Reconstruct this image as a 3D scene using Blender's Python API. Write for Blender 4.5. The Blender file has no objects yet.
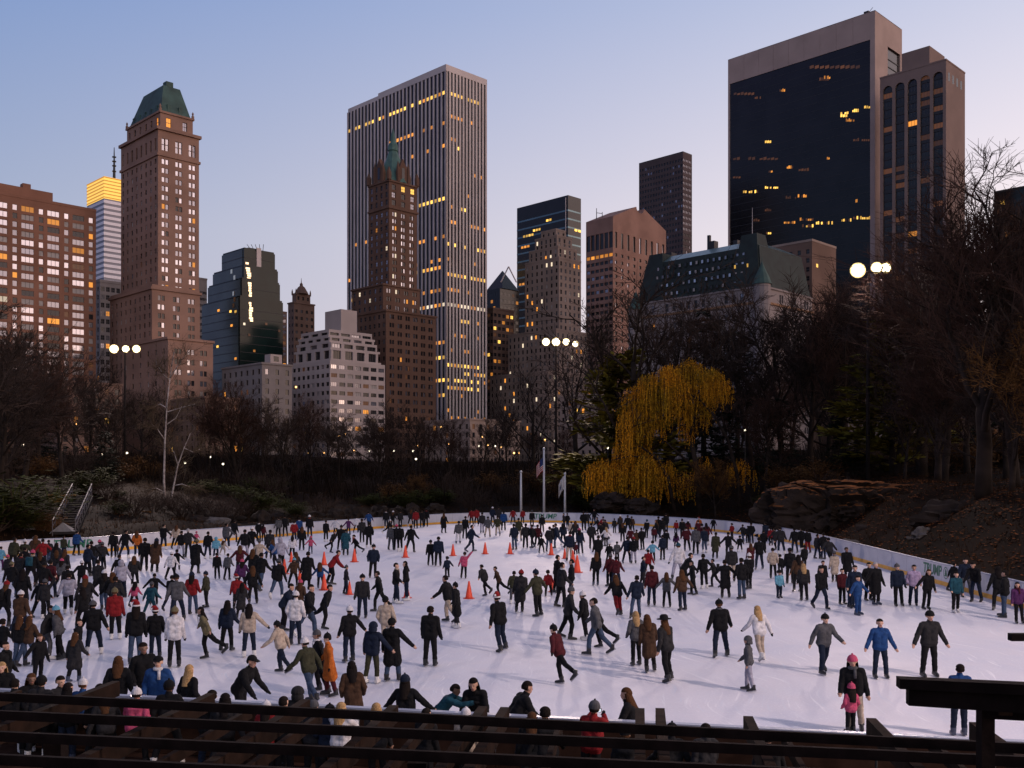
import bpy, math, random
import numpy as np
from mathutils import Vector, Matrix, noise

# ---------------------------------------------------------------- camera, sky, sun, exposure
SC = bpy.context.scene
COL = SC.collection
FOC, CX, HY, EYE = 1000.0, 512.0, 471.0, 5.7     # focal length (px), image centre x, horizon y, eye height above the ice
cam = bpy.data.cameras.new('camera'); cam_o = bpy.data.objects.new('camera', cam); COL.objects.link(cam_o)
cam_o.location = (0, 0, EYE); cam_o.rotation_euler = (math.pi / 2, 0, 0)
cam.sensor_width = 36; cam.lens = 36 * FOC / 1024; cam.shift_y = 87 / 1024
cam.clip_start = .1; cam.clip_end = 20000
SC.camera = cam_o
SC.view_settings.view_transform = 'Standard'; SC.view_settings.look = 'None'
SC.view_settings.gamma = 1; SC.view_settings.use_curve_mapping = False
SC.view_settings.exposure = 0.0
SC.render.engine = 'CYCLES'
cy = SC.cycles
cy.use_denoising = True; cy.denoiser = 'OPENIMAGEDENOISE'
cy.max_bounces = 5; cy.diffuse_bounces = 2; cy.glossy_bounces = 3; cy.transmission_bounces = 3
cy.sample_clamp_indirect = 4; cy.caustics_reflective = False; cy.caustics_refractive = False
cy.use_light_tree = True

SUN_AZ, SUN_EL = 98.0, 5.0        # degrees clockwise from the view direction; the sun has just gone down behind the trees on the right
world = bpy.data.worlds.new('World'); SC.world = world; world.use_nodes = True
nt = world.node_tree; N = nt.nodes; LK = nt.links.new
bg = N['Background']; bg.inputs['Strength'].default_value = .1
def nd(t, **k):
    n = N.new(t)
    for a, b in k.items(): setattr(n, a, b)
    return n
tc = nd('ShaderNodeTexCoord'); sep = nd('ShaderNodeSeparateXYZ'); LK(tc.outputs['Generated'], sep.inputs[0])
sky = nd('ShaderNodeTexSky', sky_type='NISHITA', sun_disc=False, sun_elevation=math.radians(SUN_EL),
         sun_rotation=math.radians(SUN_AZ), dust_density=1.0, ozone_density=2.0)
def ramp(stops):
    r = nd('ShaderNodeValToRGB'); e = r.color_ramp.elements
    while len(e) < len(stops): e.new(.5)
    for i, (p, c) in enumerate(stops): e[i].position = p; e[i].color = (*c, 1)
    LK(sep.outputs['Z'], r.inputs[0]); return r
# twilight dome: colour by height, brighter and warmer towards where the sun went down
base = ramp([(0, (0.999, 0.782, 0.771)), (0.1, (0.933, 0.779, 0.802)), (0.225, (0.814, 0.741, 0.817)), (0.42, (0.465, 0.525, 0.746)), (0.7, (0.275, 0.322, 0.479)), (1, (0.17, 0.21, 0.36))])
glow = ramp([(0, (.92, .56, .34)), (.10, (.84, .55, .36)), (.225, (.72, .51, .36)), (.42, (.46, .37, .25)), (.7, (.20, .19, .15)), (1, (.0, .0, .0))])
az = nd('ShaderNodeVectorMath', operation='DOT_PRODUCT'); LK(tc.outputs['Generated'], az.inputs[0])
az.inputs[1].default_value = (math.sin(math.radians(SUN_AZ)), math.cos(math.radians(SUN_AZ)), 0)
gl = nd('ShaderNodeVectorMath', operation='SCALE'); LK(glow.outputs[0], gl.inputs[0]); LK(az.outputs['Value'], gl.inputs['Scale'])
ad = nd('ShaderNodeVectorMath', operation='ADD'); LK(base.outputs[0], ad.inputs[0]); LK(gl.outputs[0], ad.inputs[1])
mx = nd('ShaderNodeVectorMath', operation='MAXIMUM'); LK(ad.outputs[0], mx.inputs[0]); mx.inputs[1].default_value = (.22, .21, .28)
m8 = nd('ShaderNodeVectorMath', operation='SCALE'); LK(mx.outputs[0], m8.inputs[0]); m8.inputs['Scale'].default_value = 9.2
ns = nd('ShaderNodeVectorMath', operation='SCALE'); LK(sky.outputs[0], ns.inputs[0]); ns.inputs['Scale'].default_value = .2
fin = nd('ShaderNodeVectorMath', operation='ADD'); LK(m8.outputs[0], fin.inputs[0]); LK(ns.outputs[0], fin.inputs[1])
LK(fin.outputs[0], bg.inputs['Color'])

sun = bpy.data.lights.new('sun', 'SUN'); sun.energy = .95; sun.angle = math.radians(65); sun.color = (1, .60, .52)
sun_o = bpy.data.objects.new('sun', sun); COL.objects.link(sun_o)
_a, _e = math.radians(SUN_AZ), math.radians(SUN_EL)
sun_o.rotation_euler = Vector((math.sin(_a) * math.cos(_e), math.cos(_a) * math.cos(_e), math.sin(_e))).to_track_quat('Z', 'Y').to_euler()

# ---------------------------------------------------------------- helpers
RNG = random.Random(7)
def P(px, py, Y): return Vector(((px - CX) / FOC * Y, Y, EYE + (HY - py) / FOC * Y))     # photo pixel at a known distance
def onz(px, py, z=0.0): return P(px, py, (EYE - z) * FOC / (py - HY))                     # photo pixel on a level surface
def V(*a): return Vector(a)

def tag(o, label=None, cat=None, group=None, kind=None):
    if label: o['label'] = label
    if cat: o['category'] = cat
    if group: o['group'] = group
    if kind: o['kind'] = kind
    return o
def link(o, parent=None):
    COL.objects.link(o)
    if parent is not None: o.parent = parent
    return o
def empty(name, loc, rz=0.0):
    o = bpy.data.objects.new(name, None); COL.objects.link(o); o.location = loc; o.rotation_euler = (0, 0, rz); o.empty_display_size = .2
    return o

class MB:
    """collects faces of one mesh"""
    def __init__(s): s.v, s.f, s.m = [], [], []
    def poly(s, pts, mi=0):
        b = len(s.v); s.v.extend([tuple(p) for p in pts]); s.f.append(tuple(range(b, b + len(pts)))); s.m.append(mi)
    def obox(s, o, ax, ay, az, mi=0):
        """box from corner o along three edge vectors"""
        o, ax, ay, az = Vector(o), Vector(ax), Vector(ay), Vector(az)
        if ax.cross(ay).dot(az) < 0: ax, ay = ay, ax
        b = len(s.v)
        for k in range(8):
            s.v.append(tuple(o + ax * (k & 1) + ay * (k >> 1 & 1) + az * (k >> 2 & 1)))
        for q in ((0, 2, 3, 1), (4, 5, 7, 6), (0, 1, 5, 4), (2, 6, 7, 3), (0, 4, 6, 2), (1, 3, 7, 5)):
            s.f.append(tuple(b + i for i in q)); s.m.append(mi)
    def box(s, c, size, rz=0.0, mi=0):
        """box by centre of its base"""
        x, y = Vector((math.cos(rz), math.sin(rz), 0)), Vector((-math.sin(rz), math.cos(rz), 0))
        c = Vector(c); s.obox(c - x * size[0] / 2 - y * size[1] / 2, x * size[0], y * size[1], Vector((0, 0, size[2])), mi)
    def tube(s, pts, rs, n=6, mi=0, cap=True):
        b = len(s.v); k = len(pts); pts = [Vector(p) for p in pts]
        d0 = (pts[-1] - pts[0]).normalized()
        ref = Vector((1, 0, 0)) if abs(d0.x) < .8 else Vector((0, 1, 0))
        for i, p in enumerate(pts):
            d = (pts[min(i + 1, k - 1)] - pts[max(i - 1, 0)]).normalized()
            x = d.cross(ref).normalized(); y = d.cross(x)
            for j in range(n):
                a = 2 * math.pi * j / n; q = p + (x * math.cos(a) + y * math.sin(a)) * rs[i]; s.v.append((q.x, q.y, q.z))
        for i in range(k - 1):
            for j in range(n):
                a, c = b + i * n + j, b + i * n + (j + 1) % n
                s.f.append((a, c, c + n, a + n)); s.m.append(mi)
        if cap:
            s.f.append(tuple(b + (k - 1) * n + j for j in range(n))); s.m.append(mi)
            s.f.append(tuple(b + n - 1 - j for j in range(n))); s.m.append(mi)
    def lathe(s, c, prof, n=12, mi=0):
        s.tube([Vector(c) + Vector((0, 0, z)) for r, z in prof], [r for r, z in prof], n, mi)
    def ball(s, c, r, n=8, mi=0, sq=1.0):
        c = Vector(c); m = n // 2
        s.tube([c + Vector((0, 0, -r * sq * math.cos(math.pi * (i + .08) / (m + .16)))) for i in range(m + 1)],
               [max(.01 * r, r * math.sin(math.pi * (i + .08) / (m + .16))) for i in range(m + 1)], n, mi)
    def mesh(s, name, mats, smooth=False):
        me = bpy.data.meshes.new(name); me.from_pydata(s.v, [], s.f); me.update()
        for m in (mats if isinstance(mats, (list, tuple)) else [mats]): me.materials.append(m)
        if any(s.m): me.polygons.foreach_set('material_index', s.m)
        if smooth: me.polygons.foreach_set('use_smooth', [True] * len(s.f))
        return me
    def obj(s, name, mats, parent=None, smooth=False):
        return link(bpy.data.objects.new(name, s.mesh(name, mats, smooth)), parent)

MATS = {}
def mat(name, col, rough=.8, var=.15, scale=1.0, col2=None, bump=0.0, metal=0.0, spec=None, emit=None, estr=0.0, detail=4.0, coat=0.0, vary=False):
    """procedural Principled material: two tones mixed by noise in object space, optional bump"""
    if name in MATS: return MATS[name]
    if spec is None: spec = .05 if rough >= .79 else .5      # rough dark matter (soil, bark, cloth) hardly shines
    m = bpy.data.materials.new(name); m.use_nodes = True; t = m.node_tree; b = t.nodes['Principled BSDF']
    b.inputs['Roughness'].default_value = rough; b.inputs['Metallic'].default_value = metal; b.inputs['Specular IOR Level'].default_value = spec
    c2 = col2 or tuple(c * (1 - var) for c in col); c1 = col if col2 else tuple(min(1, c * (1 + var)) for c in col)
    tcx = t.nodes.new('ShaderNodeTexCoord'); nz = t.nodes.new('ShaderNodeTexNoise'); nz.inputs['Scale'].default_value = scale; nz.inputs['Detail'].default_value = detail
    t.links.new(tcx.outputs['Object'], nz.inputs['Vector'])
    rp = t.nodes.new('ShaderNodeValToRGB'); rp.color_ramp.elements[0].position = .35; rp.color_ramp.elements[1].position = .65
    rp.color_ramp.elements[0].color = (*c1, 1); rp.color_ramp.elements[1].color = (*c2, 1)
    t.links.new(nz.outputs['Fac'], rp.inputs[0]); t.links.new(rp.outputs[0], b.inputs['Base Color'])
    if bump:
        bp = t.nodes.new('ShaderNodeBump'); bp.inputs['Strength'].default_value = bump; bp.inputs['Distance'].default_value = .05
        t.links.new(nz.outputs['Fac'], bp.inputs['Height']); t.links.new(bp.outputs[0], b.inputs['Normal'])
    if emit:
        b.inputs['Emission Color'].default_value = (*emit, 1); b.inputs['Emission Strength'].default_value = estr
        if vary:      # rooms are not equally bright
            oi = t.nodes.new('ShaderNodeObjectInfo'); mr = t.nodes.new('ShaderNodeMapRange'); mr.inputs[3].default_value = estr * .35; mr.inputs[4].default_value = estr * 1.6
            t.links.new(oi.outputs['Random'], mr.inputs[0]); t.links.new(mr.outputs[0], b.inputs['Emission Strength'])
        try: m.cycles.emission_sampling = 'NONE'
        except Exception: pass
    if coat: b.inputs['Coat Weight'].default_value = coat
    MATS[name] = m; return m

ORD = ['leftmost', 'second from left', 'third from left', 'fourth from left', 'fifth from left', 'sixth from left', 'seventh from left', 'eighth from left',
       'ninth from left', 'tenth from left', 'eleventh from left', 'twelfth from left', 'thirteenth from left', 'fourteenth from left', 'fifteenth from left', 'sixteenth from left']
def label_all(items, cat, group):
    """items: (object, [phrases from short to long], photo x); a longer phrase is used only where the shorter one is shared, an ordinal last"""
    todo = [(o, ph, x, 0) for o, ph, x in items]; 
    while todo:
        by = {}
        for it in todo: by.setdefault(it[1][it[3]], []).append(it)
        nxt = []
        for lab, g in by.items():
            if len(g) == 1: tag(g[0][0], lab, cat, group); continue
            if all(it[3] + 1 < len(it[1]) for it in g): nxt += [(o, ph, x, k + 1) for o, ph, x, k in g]; continue
            g.sort(key=lambda it: it[2])
            for i, it in enumerate(g):
                w = ORD[i] if i < len(ORD) else 'number %d from left' % (i + 1)
                if i == len(g) - 1 and i > 1: w = 'rightmost'
                tag(it[0], lab + ', ' + (w if len(g) > 2 else ('left one', 'right one')[i]), cat, group)
        todo = nxt

# ---------------------------------------------------------------- rink outline and ground height
CTRL = [(-36, 26.4), (-33.5, 64.5), (-29.5, 69), (-24.7, 79), (-18, 91), (-11.4, 102), (-6, 109), (1, 111.3), (8.5, 109.2), (13.6, 103.6), (18.6, 95.5), (21.4, 86), (22.2, 76),
        (22, 66), (21.6, 55), (21.2, 42), (20.6, 26), (18.2, 16.4), (14, 16.0)]
def smooth_line(pts, n=4):
    out = []
    for i in range(len(pts) - 1):
        p0, p1, p2, p3 = [Vector(pts[max(0, min(len(pts) - 1, i + k))]) for k in (-1, 0, 1, 2)]
        for j in range(n):
            t = j / n
            out.append(.5 * ((2 * p1) + (p2 - p0) * t + (2 * p0 - 5 * p1 + 4 * p2 - p3) * t * t + (3 * p1 - p0 - 3 * p2 + p3) * t ** 3))
    out.append(Vector(pts[-1])); return out
def even(pts, step):
    d = [0]
    for a, b in zip(pts, pts[1:]): d.append(d[-1] + (b - a).length)
    n = max(1, round(d[-1] / step)); out = []
    for k in range(n + 1):
        s = d[-1] * k / n; i = max(0, min(len(pts) - 2, np.searchsorted(d, s, 'right') - 1))
        out.append(pts[i].lerp(pts[i + 1], (s - d[i]) / max(1e-9, d[i + 1] - d[i])))
    return out
OUT = even(smooth_line([Vector(p) for p in CTRL]), 2.4)
OUT_A = np.array([(p.x, p.y) for p in OUT])
def rink_dist(X, Y):
    """distance outside the rink outline (0 inside), arrays"""
    X, Y = np.atleast_1d(np.asarray(X, float)), np.atleast_1d(np.asarray(Y, float))
    a = OUT_A; b = np.roll(a, -1, 0); best = np.full(X.shape, 1e9); ins = np.zeros(X.shape, bool)
    for (x0, y0), (x1, y1) in zip(a, b):
        dx, dy = x1 - x0, y1 - y0; t = np.clip(((X - x0) * dx + (Y - y0) * dy) / (dx * dx + dy * dy), 0, 1)
        best = np.minimum(best, np.hypot(X - x0 - t * dx, Y - y0 - t * dy))
        c = (y0 > Y) != (y1 > Y)
        ins ^= c & (X < (x1 - x0) * (Y - y0) / (y1 - y0 + 1e-12) + x0)
    return np.where(ins, 0, best)
def ss(a, b, x):
    t = np.clip((x - a) / (b - a), 0, 1); return t * t * (3 - 2 * t)
POND = (-30.0, 152.0, 9.0, 5.0)
def height(X, Y):
    X, Y = np.atleast_1d(np.asarray(X, float)), np.atleast_1d(np.asarray(Y, float))
    d = rink_dist(X, Y)
    bank = ss(.4, 9, d) * .9 + ss(6, 60, d) * 2.6 + ss(150, 270, Y) * 4.6
    right = ss(0, 14, X - 22) * 3.6 * ss(18, 34, Y) * (1 - ss(118, 175, Y)) + ss(40, 75, X) * 3 * ss(40, 80, Y)
    left = ss(0, 25, -34 - X) * 1.6
    hz = (bank + right + left) * ss(14, 30, Y + ss(18, 26, np.abs(X)) * 8)
    lump = .35 * np.sin(X * .31 + 1.3) * np.sin(Y * .27) + .22 * np.sin(X * .83 + Y * .5) * np.sin(Y * .71 - X * .2)
    hz = hz + lump * ss(2, 10, d) * ss(20, 40, Y) * (1 - ss(260, 320, Y))
    e = ((X - POND[0]) / POND[2]) ** 2 + ((Y - POND[1]) / POND[3]) ** 2
    hz = np.where(e < 1.6, np.minimum(hz, 1.35), np.where(e < 4, np.minimum(hz, 1.35 + (e - 1.6) * .9), hz))
    return hz - .06
def gz(x, y): return float(height(x, y)[0])
CITY = 8.0

M_ground = mat('leaf_litter', (.018, .0085, .0042), .95, .35, .22, (.008, .0048, .003), .5, detail=8)
M_ice = None
# ---------------------------------------------------------------- ground, ice, paving, boards
gx = np.concatenate([-np.geomspace(9000, 170, 14), np.arange(-160, 161, 2.5), np.geomspace(170, 9000, 14)])
gy = np.concatenate([[-3000, -600, -120, -30], np.arange(-10, 300, 2.5), np.geomspace(302, 12000, 18)])
GX, GY = np.meshgrid(gx, gy); GZ = height(GX.ravel(), GY.ravel()).reshape(GX.shape)
far = (np.abs(GX) > 220) | (GY > 420); GZ = np.where(far, np.where(GY > 200, CITY - .06, GZ * .6), GZ)
b = MB(); b.v = [(float(x), float(y), float(z)) for x, y, z in zip(GX.ravel(), GY.ravel(), GZ.ravel())]
nx = len(gx)
b.f = [(j * nx + i, j * nx + i + 1, (j + 1) * nx + i + 1, (j + 1) * nx + i) for j in range(len(gy) - 1) for i in range(nx - 1)]; b.m = [0] * len(b.f)
tag(b.obj('ground', M_ground, smooth=True), kind='structure')

def ice_material():
    m = bpy.data.materials.new('rink_ice'); m.use_nodes = True; t = m.node_tree; bs = t.nodes['Principled BSDF']; L = t.links.new
    co = t.nodes.new('ShaderNodeTexCoord')
    def noise_n(scale, detail, vec=None, st=None):
        n = t.nodes.new('ShaderNodeTexNoise'); n.inputs['Scale'].default_value = scale; n.inputs['Detail'].default_value = detail
        if st:
            wn = t.nodes.new('ShaderNodeTexNoise'); wn.inputs['Scale'].default_value = .09; wn.inputs['Detail'].default_value = 2; L(co.outputs['Object'], wn.inputs['Vector'])
            sc1 = t.nodes.new('ShaderNodeVectorMath'); sc1.operation = 'MULTIPLY_ADD'; L(wn.outputs['Color'], sc1.inputs[0]); sc1.inputs[1].default_value = (9, 9, 0); L(co.outputs['Object'], sc1.inputs[2])
            mp = t.nodes.new('ShaderNodeMapping'); mp.inputs['Scale'].default_value = st[0]; mp.inputs['Rotation'].default_value = (0, 0, st[1]); L(sc1.outputs[0], mp.inputs[0]); L(mp.outputs[0], n.inputs['Vector'])
        else: L(co.outputs['Object'], n.inputs['Vector'])
        return n
    def mix(f, a, bb):
        x = t.nodes.new('ShaderNodeMix'); x.data_type = 'RGBA'; L(f, x.inputs['Factor'])
        for s, v in ((6, a), (7, bb)):
            if isinstance(v, tuple): x.inputs[s].default_value = (*v, 1)
            else: L(v, x.inputs[s])
        return x.outputs[2]
    def sharpen(o, lo, hi):
        r = t.nodes.new('ShaderNodeMapRange'); r.inputs[1].default_value = lo; r.inputs[2].default_value = hi; L(o, r.inputs[0]); return r.outputs[0]
    big = noise_n(.16, 6, st=((1, .55, 1), .5)); mid = noise_n(1.1, 8); s1 = noise_n(7.5, 6, st=((1, .05, 1), .35)); s2 = noise_n(9, 6, st=((1, .05, 1), -1.0)); fine = noise_n(14, 6)
    c = mix(sharpen(big.outputs[0], .35, .68), (.73, .69, .71), (.50, .525, .62))
    c = mix(sharpen(mid.outputs[0], .45, .75), c, (.64, .62, .66))
    c = mix(sharpen(s1.outputs[0], .60, .70), c, (.76, .75, .78)); c = mix(sharpen(s2.outputs[0], .60, .70), c, (.62, .63, .69))
    c = mix(sharpen(fine.outputs[0], .55, .8), c, (.76, .75, .78))
    L(c, bs.inputs['Base Color'])
    rr = t.nodes.new('ShaderNodeMapRange'); rr.inputs[3].default_value = .5; rr.inputs[4].default_value = .85; L(mid.outputs[0], rr.inputs[0]); L(rr.outputs[0], bs.inputs['Roughness'])
    bs.inputs['Specular IOR Level'].default_value = .18
    bp = t.nodes.new('ShaderNodeBump'); bp.inputs['Strength'].default_value = .25; bp.inputs['Distance'].default_value = .02; L(fine.outputs[0], bp.inputs['Height']); L(bp.outputs[0], bs.inputs['Normal'])
    return m
import bmesh
bm = bmesh.new(); vs = [bm.verts.new((p.x, p.y, 0)) for p in OUT]; bm.faces.new(vs); bmesh.ops.triangulate(bm, faces=bm.faces[:])
me = bpy.data.meshes.new('ice'); bm.to_mesh(me); bm.free(); me.materials.append(ice_material())
if me.polygons[0].normal.z < 0: me.flip_normals()
tag(link(bpy.data.objects.new('ice', me)), kind='structure')

M_pave = mat('brick_paving', (.035, .018, .012), .9, .3, 3.0, bump=.3)
def near_edge(x): return 16.0 + (14 - x) * .2083          # the near side of the rink
b = MB(); b.poly([(-60, -8, -.03), (40, -8, -.03), (40, near_edge(40) - .12, -.03), (-60, near_edge(-60) - .12, -.03)])
b.poly([(-60, -8, -.2), (-60, near_edge(-60) - .12, -.2), (40, near_edge(40) - .12, -.2), (40, -8, -.2)])
tag(b.obj('paving', M_pave), kind='structure')

M_board = mat('board_white', (.56, .55, .58), .45, .06, .8, (.46, .46, .50))
M_kick = mat('kick_yellow', (.75, .36, .03), .5, .12, 1.5)
M_clad = mat('cladding_timber', (.035, .018, .012), .85, .3, 3)
M_cap = mat('board_cap', (.32, .34, .42), .4, .1, 2)
M_green = mat('sign_green', (.01, .13, .07), .5, .1)
boards = empty('rink_boards', (0, 60, 0)); tag(boards, 'long white hockey boards with yellow kick strip curving around the ice', 'rink boards')
boards.location = (0, 0, 0)
PAN = []
ring = OUT + [OUT[0]]
# close along the near side
near = even([OUT[-1], OUT[0]], 2.4)
ring = OUT[:-1] + near
for i in range(len(ring) - 1):
    a, c = ring[i], ring[i + 1]; d = (c - a); L = d.length; d = d / L; n = Vector((d.y, -d.x))      # n points inwards (outline runs clockwise)
    mid_ = (a + c) / 2
    if rink_dist(mid_.x + n.x * .3, mid_.y + n.y * .3)[0] > 0: n = -n
    rz = math.atan2(d.y, d.x)
    o = bpy.data.objects.new('panel', None)
    b = MB(); inner = V(n.x, n.y, 0); al = V(d.x, d.y, 0); A = V(a.x, a.y, 0)
    b.obox(A + al * .012, al * (L - .024), -inner * .09, V(0, 0, 1.05))
    p = b.obj('panel', M_board, boards)
    b = MB(); b.obox(A + al * .004 + inner * .006 + V(0, 0, .006), al * (L - .008), -inner * .012, V(0, 0, .21)); b.obj('kick_strip', M_kick, p)
    b = MB(); b.obox(A + inner * .03 + V(0, 0, 1.052), al * (L - .002), -inner * .15, V(0, 0, .05)); b.obj('cap_rail', M_cap, p)
    if A.y < 27 and abs(inner.y) > .7: b = MB(); b.obox(A + al * .006 - inner * .092 + V(0, 0, -.02), al * (L - .012), -inner * .03, V(0, 0, 1.06)); b.obj('cladding', M_clad, p)
    PAN.append((p, A, al, inner, L))
def board_text(txt, px, py, size, roundel=False):
    """green lettering painted on the board nearest to a photo pixel"""
    g = onz(px, py, .62); best = min(PAN, key=lambda q: (q[1] + q[2] * q[4] / 2 - V(g.x, g.y, 0)).length)
    p, A, al, inner, L = best
    cu = bpy.data.curves.new('lettering', 'FONT'); cu.body = txt; cu.size = size; cu.align_x = 'CENTER'; cu.align_y = 'CENTER'; cu.extrude = .004; cu.shear = .12; cu.offset = .015
    o = bpy.data.objects.new('tmp', cu); COL.objects.link(o)
    dg = bpy.context.evaluated_depsgraph_get(); me = bpy.data.meshes.new_from_object(o.evaluated_get(dg)); bpy.data.objects.remove(o)
    me.materials.clear(); me.materials.append(M_green)
    x = al if inner.y < 0 or True else -al
    x = Vector((-inner.y, inner.x, 0))      # reading direction for someone on the ice
    R = Matrix((x, V(0, 0, 1), inner)).transposed().to_4x4(); R.translation = A + al * L / 2 + inner * .012 + V(0, 0, .66)
    me.transform(R); link(bpy.data.objects.new('lettering', me), p)
    if roundel:
        c = A + al * L / 2 + x * (size * 2.35) + inner * .012 + V(0, 0, .66); b = MB()
        ringp = []
        for r0, r1 in ((.26, .30),):
            for k in range(24):
                t0, t1 = k * math.pi / 12, (k + 1) * math.pi / 12
                b.poly([c + x * math.cos(t0) * r1 + V(0, 0, math.sin(t0) * r1), c + x * math.cos(t1) * r1 + V(0, 0, math.sin(t1) * r1), c + x * math.cos(t1) * r0 + V(0, 0, math.sin(t1) * r0), c + x * math.cos(t0) * r0 + V(0, 0, math.sin(t0) * r0)])
        for dz, w in ((.0, .16), (-.1, .2), (.1, .11)):
            b.poly([c + x * -w + V(0, 0, dz - .06), c + x * w + V(0, 0, dz - .06), c + V(0, 0, dz + .12)])
        for f in range(len(b.f)): pass
        b.obj('emblem', M_green, p)
board_text('TRUMP', 82, 545, .78); board_text('TRUMP', 532, 520, .78); board_text('TRUMP', 921, 572, .74, True)

M_water = mat('pond_water', (.04, .05, .06), .12, .1, .5, spec=.6)
b = MB(); b.poly([(POND[0] + 1.25 * POND[2] * math.cos(t), POND[1] + 1.25 * POND[3] * math.sin(t), 1.42) for t in [k * math.pi / 20 for k in range(40)]])
tag(b.obj('pond_water', M_water), kind='structure')
# ---------------------------------------------------------------- buildings (street grid at 45 degrees to the view)
K = math.sqrt(.5)
UD, VD = V(-K, K, 0), V(K, K, 0)          # the left-hand and right-hand faces run this way from the near corner
UN, VN = V(-K, -K, 0), V(K, -K, 0)
W = {
 'sky':  mat('window_sky', (.42, .42, .46), .07, .25, .05, metal=.75),
 'sky2': mat('window_sky_dull', (.22, .22, .25), .12, .25, .05, metal=.7),
 'dark': mat('window_dark', (.016, .016, .019), .1, .3, .05, spec=.35),
 'blind': mat('window_blind', (.34, .30, .28), .6, .2, .3),
 'warm': mat('window_lit_warm', (.1, .05, .02), .5, .1, emit=(1, .36, .05), estr=.8, vary=True),
 'gold': mat('window_lit_gold', (.1, .06, .02), .5, .1, emit=(1, .56, .10), estr=1.4, vary=True),
 'dim':  mat('window_lit_dim', (.08, .04, .02), .4, .1, emit=(1, .34, .10), estr=.055, vary=True),
 'pale': mat('window_lit_pale', (.2, .2, .2), .4, .1, emit=(1, .80, .55), estr=.75, vary=True),
}
M_frame = mat('window_frame', (.08, .07, .07), .6, .1)
def pane_mesh(key, style):
    n = 'pane_' + key + style
    if n in bpy.data.meshes: return bpy.data.meshes[n]
    b = MB(); b.poly([(-.5, 0, 0), (.5, 0, 0), (.5, 0, 1), (-.5, 0, 1)])
    bars = {'1': [], '2': [(-.03, .03, 0, 1), (-.5, .5, .47, .53)], '3': [(-.185, -.155, 0, 1), (.155, .185, 0, 1)], 's': [(-.5, .5, .47, .53)]}[style]
    for x0, x1, z0, z1 in bars: b.obox(V(x0, -.05, z0), V(x1 - x0, 0, 0), V(0, .04, 0), V(0, 0, z1 - z0), 1)
    return b.mesh(n, [W[key], M_frame])

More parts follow.
